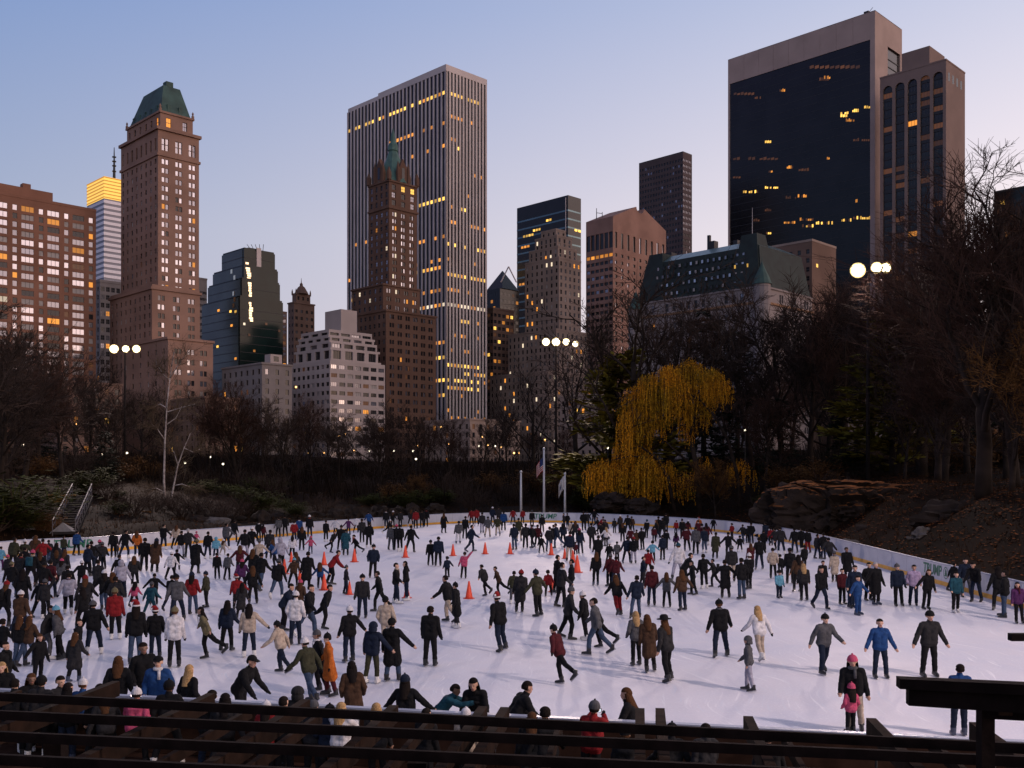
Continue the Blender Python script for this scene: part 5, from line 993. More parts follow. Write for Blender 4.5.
# arms: (forward, outward, elbow bend, elbow inward); legs: (forward, outward, knee bend)
POSES = {
 's': dict(a=[(.05, .16, .30, .0), (.10, .14, .25, .0)], l=[(.04, .07, .05), (-.02, .07, .03)], lean=.03),
 's2': dict(a=[(-.15, .32, .95, .55), (-.15, .32, .95, .55)], l=[(.10, .10, .12), (-.05, .05, .02)], lean=.04),
 's3': dict(a=[(.30, .20, .60, .1), (-.10, .20, .30, .0)], l=[(.16, .05, .16), (-.14, .10, .10)], lean=.08),
 'w': dict(a=[(.50, .25, .50, .0), (-.45, .30, .35, .0)], l=[(-.42, .10, .35), (.42, .08, .38)], lean=.16),
 'w2': dict(a=[(-.35, .35, .40, .0), (.55, .30, .45, .0)], l=[(.36, .14, .42), (-.46, .16, .22)], lean=.20),
 'g': dict(a=[(.35, .75, .30, .0), (-.50, .70, .25, .0)], l=[(.18, .06, .38), (-.78, .14, .25)], lean=.34),
 's4': dict(a=[(.35, .34, .45, .0), (-.25, .36, .30, .0)], l=[(.26, .16, .40), (-.24, .22, .16)], lean=.16),
 'a': dict(a=[(.10, .80, .25, .0), (.15, .70, .30, .0)], l=[(.08, .12, .14), (-.06, .12, .08)], lean=.06),
 'l': dict(a=[(.15, .72, .20, .0), (.05, .22, .30, .0)], l=[(.10, .10, .12), (-.08, .10, .10)], lean=.05),
 'r': dict(a=[(.05, .22, .30, .0), (.15, 1.0, .20, .0)], l=[(-.08, .10, .10), (.10, .10, .12)], lean=.05),
 'f': dict(a=[(.75, .20, .35, .1), (.60, .22, .45, .1)], l=[(.20, .10, .35), (-.10, .12, .20)], lean=.55),
 'd': dict(a=[(1.25, .25, .50, .2), (1.15, .25, .60, .2)], l=[(.10, .08, .05), (-.05, .10, .05)], lean=.75),
 'o': dict(a=[(.05, .42, .25, .0), (.05, .42, .25, .0)], l=[(.06, .13, .10), (-.04, .13, .06)], lean=.05),
 'c': dict(a=[(.95, .12, 1.35, 1.0), (.95, .12, 1.35, 1.0)], l=[(.04, .08, .05), (-.02, .08, .03)], lean=.02),
 'u': dict(a=[(.20, 2.55, .35, .0), (.05, .30, .30, .0)], l=[(.06, .08, .08), (-.06, .08, .06)], lean=.03),
}
def figure(pose, coat=False, child=False):
    """capsules (p0, p1, r0, r1, label) of one figure facing -y, feet at z 0; labels 0 skin 1 jacket 2 trousers 3 boot 4 eye 5 mouth 6 hand"""
    q = POSES[pose]; ln = q['lean']; cps = []; lk = .86 if child else 1.0; hk = 1.22 if child else 1.0; feet = []
    hip = V(0, 0, .93 * lk + .05); legs = []
    for s, (f, o, kn) in zip((-1, 1), q['l']):
        h = hip + V(s * .085, 0, -.02); k = h + limb_dir(s, f, o) * .42 * lk; an = k + limb_dir(s, f - kn, o * .6) * .40 * lk; legs.append((h, k, an, f - kn))
    dz = .115 - min(l[2].z for l in legs); sh = V(0, 0, dz); hip = hip + sh; up = lambda v: hip + rot2(v - V(0, 0, .98), ln)
    for h, k, an, fa in legs:
        h, k, an = h + sh, k + sh, an + sh; cps += [(h, k, .098, .070, 2), (k, an + V(0, 0, .03), .070, .058, 2)]
        toe = V(0, -math.cos(min(0, fa) * .8), math.sin(min(0, fa) * .8)) * .17; cps += [(an + V(0, .03, -.035), an + toe + V(0, 0, -.05), .048, .042, 3), (an, an + V(0, 0, .06), .055, .058, 3)]; feet.append((an, toe))
    T = lambda x, y, z: up(V(x, y, z * 1.0)); J = 1
    if child: T = lambda x, y, z: up(V(x * .92, y, .98 + (z - .98) * .86))
    cps += [(T(-.06, 0, .98), T(.06, 0, .98), .118, .118, 2)]
    cps += [(T(-.075, .01, .96), T(.075, .01, .96), .138, .138, J), (T(-.07, 0, 1.14), T(.07, 0, 1.14), .118, .118, J), (T(-.09, .01, 1.32), T(.09, .01, 1.32), .122, .122, J), (T(-.16, .01, 1.425), T(.16, .01, 1.425), .068, .068, J),
            (T(-.085, .0, 1.30), T(-.075, .0, .96), .118, .130, J), (T(.085, .0, 1.30), T(.075, .0, .96), .118, .130, J), (T(0, .01, 1.44), T(0, .0, 1.50), .082, .066, J)]
    if coat:
        for s, (h, k, an, fa) in zip((-1, 1), legs):
            kk = (k + sh).lerp(h + sh, .12); cps += [(T(s * .06, .0, .98), kk + V(-s * .03, .02, 0), .140, .150, J), (T(0, .0, .98), kk + V(-s * .08, .02, .02), .14, .15, J)]
    hd = T(0, -.005, 1.50); nk = rot2(V(0, 0, 1), ln * .45); H = lambda x, y, z: hd + rot2(V(x, y, z) * hk, ln * .45)
    cps += [(H(0, 0, -.02), H(0, -.01, .06), .058, .058, 0), (H(0, .015, .165), H(0, .005, .17), .092, .092, 0), (H(0, -.02, .13), H(0, -.045, .065), .078, .050, 0), (H(0, -.100, .118), H(0, -.085, .145), .017, .012, 0), (H(-.088, .01, .12), H(-.088, .01, .145), .018, .018, 0), (H(.088, .01, .12), H(.088, .01, .145), .018, .018, 0)]
    for s in (-1, 1): cps.append((H(s * .030, -.082, .150), H(s * .038, -.080, .150), .009, .009, 4))
    cps.append((H(-.018, -.092, .078), H(.018, -.092, .078), .010, .010, 5))
    ak = .86 if child else 1.0
    for s, (f, o, eb, inn) in zip((-1, 1), q['a']):
        S = T(s * .185, .01, 1.41); f2 = f - ln * .6 if pose not in 'dc' else f; e = S + limb_dir(s, f2, o) * .285 * ak; d2 = limb_dir(s, f2 + eb, o * (1 - inn) - inn * .35); w = e + d2 * .245 * ak
        cps += [(S, e, .072, .060, J), (e, w, .060, .046, J)]; pl = w + d2 * .085; x = d2.cross(V(0, 1, .2)).normalized(); y = d2.cross(x)
        cps.append((w - d2 * .01, pl, .032, .036, 6))
        for i, fl in enumerate((.070, .080, .074, .058)):
            b0 = pl + x * (i - 1.5) * .021; m = b0 + (d2 + y * .15).normalized() * fl * .55; cps += [(b0, m, .0105, .010, 6), (m, m + (d2 + y * .7).normalized() * fl * .45, .010, .008, 6)]
        cps.append((w + d2 * .03 - x * .03, w + d2 * .075 - x * .062, .013, .010, 6))
    return cps, (hd, ln * .45, hk), feet
_U = None
def capsule_mesh(cps):
    Vs, Fs = [], []; n, m = 12, 4
    for p0, p1, r0, r1, _ in cps:
        d = p1 - p0; L = d.length
        d = d / L if L > 1e-6 else V(0, 0, 1); x = d.orthogonal().normalized(); y = d.cross(x); b0 = len(Vs)
        for (c, r, sg) in ((p0, r0, -1), (p1, r1, 1)):
            rng_ = range(m, -1, -1) if sg < 0 else range(m + 1)
            for i in rng_:
                t = (i + (.0 if i < m else -.12)) / m * math.pi / 2
                for j in range(n): a = 2 * math.pi * j / n; Vs.append(c + d * sg * r * math.sin(t) + (x * math.cos(a) + y * math.sin(a)) * r * math.cos(t))
        R = 2 * (m + 1)
        for i in range(R - 1):
            for j in range(n): a, c = b0 + i * n + j, b0 + i * n + (j + 1) % n; Fs.append((a, c, c + n, a + n))
        Fs.append(tuple(b0 + n - 1 - j for j in range(n))); Fs.append(tuple(b0 + (R - 1) * n + j for j in range(n)))
    me = bpy.data.meshes.new('caps'); me.from_pydata([tuple(v) for v in Vs], [], Fs); return me
def make_figure(key, pose, coat, child):
    cps, head, feet = figure(pose, coat, child); src = capsule_mesh(cps); o = bpy.data.objects.new('tmp', src); COL.objects.link(o)
    md = o.modifiers.new('r', 'REMESH'); md.mode = 'VOXEL'; md.voxel_size = .0165; md.use_smooth_shade = True; sm = o.modifiers.new('s', 'SMOOTH'); sm.factor = .5; sm.iterations = 1
    dg = bpy.context.evaluated_depsgraph_get(); me = bpy.data.meshes.new_from_object(o.evaluated_get(dg)); bpy.data.objects.remove(o); bpy.data.meshes.remove(src)
    nv, nf = len(me.vertices), len(me.polygons); co = np.empty(nv * 3); me.vertices.foreach_get('co', co); co = co.reshape(-1, 3); no = np.empty(nv * 3); me.vertices.foreach_get('normal', no); no = no.reshape(-1, 3)
    ce = np.empty(nf * 3); me.polygons.foreach_get('center', ce); ce = ce.reshape(-1, 3); best = np.full(nf, 1e9); lab = np.zeros(nf, int)
    for p0, p1, r0, r1, l in cps:
        a, d = np.array(p0), np.array(p1 - p0); L2 = max(1e-9, d @ d); t = np.clip((ce - a) @ d / L2, 0, 1); di = np.linalg.norm(ce - a - t[:, None] * d, axis=1) - (r0 + (r1 - r0) * t) - (.002 if l in (4, 5) else 0) - (.012 if l == 1 else 0)
        u = di < best; best[u] = di[u]; lab[u] = l
    faces = [tuple(p.vertices) for p in me.polygons]; me.name = key + '_body'
    for k in range(7): me.materials.append(None)
    me.polygons.foreach_set('material_index', lab.tolist()); me.polygons.foreach_set('use_smooth', [True] * nf)
    def shell(l, off, name):
        idx = np.nonzero(lab == l)[0]; used = sorted({v for i in idx for v in faces[i]}); mp = {v: i for i, v in enumerate(used)}; m2 = bpy.data.meshes.new(name)
        # cloth: slight folds from noise along the surface
        pts = [tuple(co[v] + no[v] * (off + .010 * noise.noise(Vector(co[v]) * 11) + .006 * noise.noise(Vector(co[v]) * 26))) for v in used]; m2.from_pydata(pts, [], [tuple(mp[v] for v in faces[i]) for i in idx]); m2.materials.append(None); m2.polygons.foreach_set('use_smooth', [True] * len(idx)); return m2
    jk, tr = shell(1, .010, key + '_jacket'), shell(2, .006, key + '_trousers'); sk = []
    for an, toe in feet:
        b = MB(); f = toe.normalized(); s = V(1, 0, 0); u = s.cross(f) if s.cross(f).z > 0 else -s.cross(f); c = an + V(0, 0, -.045)
        secs = [(-.085, .045, .075), (-.02, .052, .085), (.09, .050, .06), (.17, .045, .045), (.215, .022, .03)]; rings = []
        for t, w, h in secs: p = c + f * t; rings.append([p - s * w - u * .035, p + s * w - u * .035, p + s * w * .8 + u * h * .6, p - s * w * .8 + u * h * .6])
        for a, c2 in zip(rings, rings[1:]):
            for i in range(4): b.poly([a[i], a[(i + 1) % 4], c2[(i + 1) % 4], c2[i]])
        b.poly(rings[0][::-1]); b.poly(rings[-1]); b.tube([an - V(0, -.01, .02), an + V(0, .01, .10)], [.066, .070], 8)
        b.obox(c - f * .10 - s * .004 - u * .072, f * .33, s * .008, u * .03, 1); 
        for t in (-.05, .12): b.obox(c + f * t - s * .012 - u * .05, f * .05, s * .024, u * .018, 1)
        m2 = b.mesh(key + '_skate', [None, None]); sk.append(m2)
    return dict(body=me, jacket=jk, trousers=tr, skates=sk, head=head, h=float(co[:, 2].max()))
FIG = {}
def fig(pose, coat, child):
    k = pose + ('k' if coat else '') + ('c' if child else '')
    if k not in FIG: FIG[k] = make_figure(k, pose, coat, child)
    return FIG[k]
# head pieces, in head space (origin at the neck, facing -y)
def dome(c, r, t0, t1, n=14, m=7, sq=(1, 1, 1), back=0.0):
    b = MB(); rows_ = []
    for i in range(m + 1):
        t = t0 + (t1 - t0) * i / m; rows_.append([V(c[0] + r * sq[0] * math.sin(t) * math.cos(a), c[1] + r * sq[1] * math.sin(t) * math.sin(a) + back * max(0, math.cos(t)), c[2] + r * sq[2] * math.cos(t)) for a in [2 * math.pi * j / n for j in range(n)]])
    for i in range(m):
        for j in range(n): b.poly([rows_[i][j], rows_[i + 1][j], rows_[i + 1][(j + 1) % n], rows_[i][(j + 1) % n]])
    return b
def hair_short():
    b = dome((0, .018, .172), .104, .02, 1.35); d = dome((0, .030, .150), .100, .9, 2.15)
    keep = [f for f in range(len(d.f)) if sum(d.v[i][1] for i in d.f[f]) / 4 > .02]
    for f in keep: b.poly([d.v[i] for i in d.f[f]])
    return b
def hair_long():
    b = hair_short(); rng = random.Random(3); prev = None
    for i in range(6):
        z = .17 - i * .075; w = .104 + .018 * i - .004 * i * i; ring_ = [V(w * math.cos(a) * 1.05, .02 + (.075 + .012 * i) * math.sin(a) + .012 * i, z) for a in [-.35 + (math.pi + .7) * k / 10 for k in range(11)]]
        if prev:
            for k in range(10): b.poly([prev[k], prev[k + 1], ring_[k + 1], ring_[k]])
        prev = ring_
    return b
def beanie(): b = dome((0, .010, .180), .112, .02, 1.62, sq=(1, 1.02, 1.08)); r = dome((0, .010, .172), .117, 1.38, 1.72, m=2); [b.poly([r.v[i] for i in f]) for f in r.f]; b.ball((0, .012, .310), .022, 8); return b
def santa():
    b = MB(); b.tube([V(0, .01, .18), V(0, .02, .25), V(.02, .06, .31), V(.08, .10, .33), V(.13, .12, .27)], [.110, .095, .06, .035, .015], 12, 0); b.tube([V(0, .008, .165), V(0, .012, .205)], [.122, .120], 14, 1); b.ball((.14, .125, .25), .035, 8, 1); return b
def hood(): 
    b = dome((0, .03, .155), .132, .02, 1.75, sq=(1, 1.05, 1.05)); d = dome((0, .05, .06), .125, .7, 2.0); keep = [f for f in d.f if sum(d.v[i][1] for i in f) / 4 > .0]
    [b.poly([d.v[i] for i in f]) for f in keep]; return b
def capbrim(): b = dome((0, .012, .178), .110, .02, 1.5); b.poly([V(-.085, -.07, .20), V(-.06, -.165, .185), V(.06, -.165, .185), V(.085, -.07, .20)]); b.poly([V(-.085, -.07, .194), V(.085, -.07, .194), V(.06, -.165, .179), V(-.06, -.165, .179)]); return b
def widehat(): b = MB(); b.lathe((0, .01, .2), [(.20, 0), (.20, .012), (.118, .02), (.11, .09), (.07, .125), (.01, .13)], 16); return b
def scarf(): b = MB(); b.lathe((0, -.01, -.035), [(.085, 0), (.105, .02), (.105, .05), (.08, .075)], 12); b.obox(V(.01, -.135, -.22), V(.06, 0, 0), V(0, .02, 0), V(0, .02, .20)); return b
def pack(): b = MB(); b.obox(V(-.14, .13, 1.02), V(.28, 0, 0), V(0, .15, 0), V(0, 0, .40)); b.obox(V(-.11, .28, 1.05), V(.22, 0, 0), V(0, .05, 0), V(0, 0, .20)); return b
HEADS = {k: f().mesh(k, [None, None], True) for k, f in dict(short=hair_short, long=hair_long, beanie=beanie, santa=santa, hood=hood, cap=capbrim, wide=widehat, scarf=scarf, pack=pack).items()}

CLOTH = {'k': ('black', (.010, .010, .012)), 'd': ('charcoal', (.028, .027, .030)), 'n': ('navy', (.014, .022, .045)), 'g': ('grey', (.10, .10, .11)), 'G': ('pale grey', (.32, .31, .38)), 'w': ('white', (.62, .60, .62)), 'c': ('cream', (.42, .34, .27)), 'r': ('red', (.27, .018, .022)), 'm': ('maroon', (.085, .014, .02)),
         'o': ('orange', (.42, .11, .02)), 'b': ('blue', (.02, .07, .22)), 't': ('teal', (.02, .085, .12)), 's': ('sky blue', (.13, .34, .46)), 'p': ('pink', (.45, .07, .14)), 'u': ('purple', (.10, .03, .11)), 'v': ('olive', (.048, .048, .028)), 'y': ('brown', (.075, .040, .024)), 'l': ('lavender', (.36, .28, .42)), 'e': ('khaki', (.19, .16, .09)), 'j': ('blue jeans', (.055, .085, .15))}
CM = {k: mat('cloth_' + n.replace(' ', '_'), tuple(q * (.62 if max(c) < .3 else .82) for q in c), .9, .22, 9, bump=.3, spec=.15) for k, (n, c) in CLOTH.items()}
BOT = {'k': 'black trousers', 'd': 'charcoal trousers', 'n': 'dark jeans', 'j': 'blue jeans', 'g': 'grey trousers', 'G': 'pale jeans', 'c': 'khaki trousers', 'w': 'white trousers', 'r': 'red trousers', 'm': 'maroon trousers', 'b': 'blue trousers', 'v': 'olive trousers', 't': 'teal trousers', 'y': 'brown trousers', 'u': 'purple trousers'}
SKIN = [mat('skin_%d' % i, c, .6, .08, 20) for i, c in enumerate([(.42, .24, .17), (.36, .20, .14), (.48, .29, .21), (.16, .085, .055)])]
HAIRM = {'h': mat('hair_dark', (.012, .009, .008), .85, .3, 30), 'H': mat('hair_black', (.010, .008, .008), .85, .3, 30), 'B': mat('hair_brown', (.06, .028, .014), .85, .3, 30), 'y': mat('hair_blond', (.30, .19, .09), .85, .3, 30), 'G': mat('hair_grey', (.28, .27, .27), .85, .3, 30)}
eye_m = mat('eye_dark', (.02, .015, .012), .3); mouth_m = mat('lips', (.25, .09, .08), .5); boot_k = mat('skate_boot_black', (.012, .012, .014), .4, .1); boot_w = mat('skate_boot_white', (.6, .58, .56), .4, .05); boot_b = mat('skate_boot_blue', (.03, .04, .07), .4); blade_m = mat('skate_blade', (.5, .5, .52), .25, .05, metal=1)
# head code -> (piece, colour key or hair, words)
HAT = {'b': ('beanie', 'k', 'black beanie'), 'g': ('beanie', 'g', 'grey beanie'), 'w': ('beanie', 'w', 'white hat'), 'r': ('beanie', 'r', 'red hat'), 'p': ('beanie', 'p', 'pink hat'), 's': ('beanie', 's', 'sky blue hat'), 't': ('beanie', 't', 'teal hat'), 'n': ('beanie', 'n', 'navy hat'), 'e': ('beanie', 'e', 'tan hat'),
       'S': ('santa', 'r', 'red and white Christmas hat'), 'O': ('hood', None, 'hood up'), 'c': ('cap', 'k', 'dark cap'), 'F': ('wide', 'k', 'wide brimmed hat')}
HAIR = {'h': ('short', ''), 'H': ('long', 'long black hair'), 'B': ('long', 'long brown hair'), 'y': ('long', 'blond hair'), 'G': ('short', 'grey hair')}
PEOPLE = """
@0 500
615 445 200 b k h s 180;515 460 175 v n h s 180;345 558 250 r n h a 180;450 610 270 d G H s 180;395 508 190 d j h w 200;490 705 235 g k p s 180;730 590 265 k n h l 200;790 555 235 g n p s 190;650 725 240 k k w a 180;910 460 210 k k h s 200;1000 468 230 k n h s 180;932 455 105 g g h s 0;945 700 265 k k h s 180;978 785 305 G n O w 200;5 565 195 s u h s 180;100 565 280 v k h s 180;195 560 245 v k w s 180;290 530 250 y k B s 180;245 700 300 k k p sP 180;165 690 270 d k h s 180;60 655 215 d k p s 180
@0 580
545 277 335 G k h w 180;690 310 345 d k r s 180;20 380 370 k k r wP 180;175 268 360 k k H sk 180;95 145 290 k j e s 180;320 300 305 k k b s 180;370 310 310 d k g u 180;925 475 415 r k e s 180;760 600 430 k n g w 200;625 640 330 k k h s 90;375 630 430 d g h s 90;480 635 430 g k s s 270;225 690 405 y j B s 180;165 690 415 k j B l 180;600 816 400 d k B sk 180;300 830 400 k k B l 60;40 1000 512 k k h s 100;15 640 330 k k h s 180
@128 500
75 460 215 o n B s 180;125 570 300 k k h s 180;210 578 290 y k n sk 180;285 395 205 k n h l 170;385 390 190 c k B s 180;420 460 215 k G h s 180;485 460 240 d k G l 180;545 340 100 p n p s 180;540 590 300 k k e wk 180;640 470 220 k n h s 190;705 470 175 s n O s 190;760 440 125 c c w s 180;790 395 225 g n h l 180;845 340 180 k d h s 180;930 470 245 k G h s 190;990 440 225 k k w s 180;715 635 215 k k h s 180;795 640 215 g k h s 180;895 610 250 m k B a 180;1000 680 290 k k B a 180;910 730 255 u k p s 180;345 640 225 w k w s 180;395 560 165 k k h l 180;55 700 255 d k B s 180;205 840 255 k k h a 180;340 890 290 k n h s 180
@128 580
50 215 200 p k H s 180;180 290 275 t t g s 180;405 330 375 g n b s 180;520 275 340 r j n s 180;625 220 290 v k n l 270;875 240 280 r k S l 180;900 310 290 d k H sk 180;1000 195 310 k k B s 180;55 680 505 k j S s 180;215 630 410 k n S s 180;370 700 485 w k e s 180;625 635 430 e k H g 290;795 570 410 n k H s 180;970 615 430 c n H l 200
@256 500
20 330 165 k k h s 180;60 330 140 m k H s 180;100 470 265 d k h s 180;30 560 245 c k g a 200;175 290 160 g k h s 190;235 290 170 k k h s 190;305 340 175 r n h s 180;345 300 160 b n h s 180;365 405 195 k k B s 180;430 300 180 k n w s 180;435 430 140 p j p a 0;560 335 175 k k h s 170;640 290 145 w k h a 180;670 405 205 k k b w 200;605 420 180 k k h g 60;740 285 140 u k h a 180;715 445 215 t k h sk 180;800 435 150 k k h g 300;910 240 150 b k h s 180;850 340 220 d k h s 180;900 385 225 k k h s 200;800 260 130 w k b s 180;935 625 270 n k b s2 0;150 540 225 b d B w 240;205 560 260 G k O s 200;290 470 190 w k H s 180;35 735 315 k j h w 160;170 800 330 k j g s 180;400 720 310 k k h sk 180;300 690 225 y k s s 180;330 600 185 d k B s 180;600 675 285 r k h f 100;520 705 205 b k B a 180;720 755 235 d n g l 90;850 945 350 d n b s 0;990 890 325 k k h w 260
@256 580
230 405 390 n k h f 100;310 520 430 w n w s 180;410 460 430 k j h w 90;350 300 300 y k p s 180;550 390 360 k k h g 100;740 655 445 k n w l 200;200 745 415 c n b w 250;430 985 520 v j w w 250;590 930 505 o m b wk 270;510 900 500 k k g s 260;925 828 500 n v O l 180
@384 580
75 808 505 k j b lk 180;30 560 430 c c b s 180;105 190 330 k n h s 90;185 165 320 k n H s 270;370 690 490 k k h s 180;510 340 380 k c h s 250;580 385 365 k d b sk 250;940 565 460 k n S s 220
@384 500
20 220 160 k n h s 180;70 200 130 k k w s 180;130 210 130 d k h s 180;215 205 135 d k B s 180;255 230 160 r k h s 180;305 220 140 k k h s 180;335 215 150 k k h s 170;480 265 160 k k B sk 170;60 400 205 g g h s 180;100 400 205 k k p s 180;130 410 220 k k h s 200;35 285 130 k k w g 90;215 420 220 k k h s 180;375 525 205 k k b s 180;432 530 240 n k h s 180;505 620 170 n k h l 200;635 630 210 p k b u 180;595 350 185 g w h s 200;645 310 185 k d h s 190;700 415 240 n n h w 130;700 200 130 r k h s 180;740 210 150 r k h s 180;785 265 175 d G h s 200;830 300 170 g c h s 170;910 290 165 v c h w 200;870 195 140 n k w s 180;915 195 140 d k h s 180;955 245 175 b k h s 180;800 770 255 d k h g 250;920 775 250 y k h g 260;1029 830 265 v g h s 180
@512 500
20 400 215 n j h s 180;10 190 120 r k h s 180;85 190 120 r k h s 180;60 330 190 v c h s 180;105 385 200 d k h s 190;155 385 190 k k h w 240;205 380 185 m k h s 180;240 425 145 k k h s 170;240 260 145 k k h s 180;290 415 205 d j h s 160;330 370 175 k k h s 180;370 385 200 n j h w 240;410 360 175 n k H s 180;455 490 280 n c h s 180;475 310 140 c k h s 180;505 335 170 d k B s 180;550 430 205 n n p s 180;510 450 115 m n h s 180;575 245 155 k k h s 180;640 390 225 d k h s 180;655 195 120 k k h a 180;725 280 150 r k h s 180;750 370 155 w k y a 190;685 520 240 k k h s 180;865 265 145 d k w s 180;820 265 120 d k h s 180;930 265 145 k k h s 180;965 260 130 y k h s 180;775 520 180 k k w s 180;840 505 175 g k h s 180;920 505 215 n k h s 180;975 510 215 k G r s 180;1000 400 165 y k h s 180;950 375 155 m k h s 180;885 335 155 k k B s 180;670 685 270 k k B s 180;775 690 260 m k g l 200;835 700 250 m n h sZ 180;350 745 310 k k h s 100;395 860 400 d k h s 100;470 800 330 k n h s 260;295 770 210 r k h s 180
@512 580
60 260 340 d k r sk 200;210 290 375 v k n a 240;450 470 420 d k g s 90;590 480 390 k k w l 250;670 600 460 g j h w 260;700 545 400 k k h g 260;375 835 475 m k b g 230;850 285 330 k r B w 200;985 305 345 n j h s 180;990 685 440 g k y s 180
@640 570
90 816 465 y k B sk 180;216 888 520 d k F s 200;650 695 455 k n b s 200;960 725 440 w c y s 200;870 968 440 g G O s 250;95 290 330 m n h s 180;215 300 285 g k B a 180;340 325 330 y n B l 200
@640 500
20 690 240 n d h l 90;70 610 215 r k h s 180;100 490 165 s k h a 180;180 480 205 n k h s 180;205 400 165 k k h s 180;115 335 125 m k h s 180;50 305 150 k k t s 180;20 400 180 k k h s 180;145 300 170 k k h s 180;210 265 160 k n h s 180;285 280 120 r k h s 180;290 390 130 u k H s 180;375 300 140 m k w s 180;380 410 200 m k h s 180;445 435 230 g k h s 180;470 260 120 o k S s 180;515 425 210 n j h s 180;600 470 215 v k h sk 180;585 255 115 k k h s 180;710 470 215 k k h a 180;735 305 120 r d h s 200;820 340 145 d j h s 180;860 345 140 d k h s 190;890 350 170 k n h s 180;300 640 320 w G t s 180;350 715 305 k k h f 90;425 760 275 k k h s 270;515 710 285 k k h l 180;590 700 230 d k h wP 240;685 785 310 k k h ak 180;735 655 290 d c g s 180;812 795 335 k j h s 180;870 715 290 k k w s 180;885 560 215 m k B sk 180;800 415 130 k k h s 180;955 555 260 k n h s 170;990 420 180 k k h s 180
@768 520
25 205 145 r k h s 180;110 275 225 d n h s 180;215 265 205 k n h s 180;270 245 185 k k h s 180;320 265 195 k r h s 180;40 470 250 c k h s 180;100 440 165 k k h s 180;90 625 225 s n b s 0;175 510 290 k k c s 180;285 405 205 k k b s 180;230 575 300 y k H s 180;290 645 300 d k y s 190;430 715 345 k n h w 10;425 565 245 k k h s 0;535 495 245 c k g wk 190;400 310 200 d n h s 100;440 315 215 k n h s 180;490 370 230 d k h g 200;640 480 265 k k h sk 0;595 675 290 m k h s 10;690 705 350 n n h s 10;665 700 285 t j t s 10;725 760 320 b b h a 20;805 645 310 k k h s 350;870 680 345 k k G lk 10
@896 540
25 530 340 n k g s 0;140 525 330 l n h s2 0;240 555 325 k k B l 10;475 580 330 t k h s 10;460 400 230 k k h s 90;565 455 315 n g h s 330;640 495 335 k n h f 300;860 620 385 k j h s 250;825 560 350 k k H s 180;990 670 335 u k H s 340
@800 600 4.571
115 338 273 g n b w 20;370 358 273 b n h o 10;590 350 303 d k b o 10;250 600 350 k c p s3 0;228 607 225 p k p s 180;725 622 335 b n h s 180
"""
# heads of those standing along the near boards: (x, y of the top of the head, standing height) since their feet are hidden
NEAR = """3 663 1.6 k k y s2 20;27 665 1.62 k k B s2 40;54 668 1.62 d k h s2 60;81 674 1.55 b k w s 180;118 655 1.68 k k B s2 180;147 641 1.82 k k h s2 30;158 655 1.72 b n c s2 0;188 664 1.62 k k y s2 160;136 686 1.55 p k w s 180
241 664 1.75 k k c f 60;266 698 1.5 r k w s 180;298 680 1.62 d k O s 200;313 697 1.55 d k g c 180;340 698 1.6 w k y c 180;355 660 1.62 y k H sk 200;378 699 1.55 d k y s 180;408 675 1.66 k k n a 180;439 699 1.55 t d h d 90;481 685 1.7 k k H f 350
466 705 1.45 c k w s 180;513 694 1.68 k k h f 90;547 703 1.66 k k h s 180;588 696 1.7 r k g c 160;636 687 1.6 k k B w 250;627 724 1.5 k k b s 180;670 721 1.55 k k b s 180;704 720 1.6 d k h s 180;770 730 1.5 k k h s 180
12 676 1.62 k k h s 180;38 672 1.68 d k b s 180;66 679 1.6 k n H s2 170;97 680 1.58 k k h s 190;109 688 1.5 d k B s 180;170 678 1.66 k k b s 180;207 686 1.6 k n h s2 190;224 690 1.56 d k H s 180;284 692 1.6 k k h s 180;328 700 1.52 n k b s2 180;424 704 1.56 k k h s 170;530 708 1.58 k k B s 190"""
PPL = []
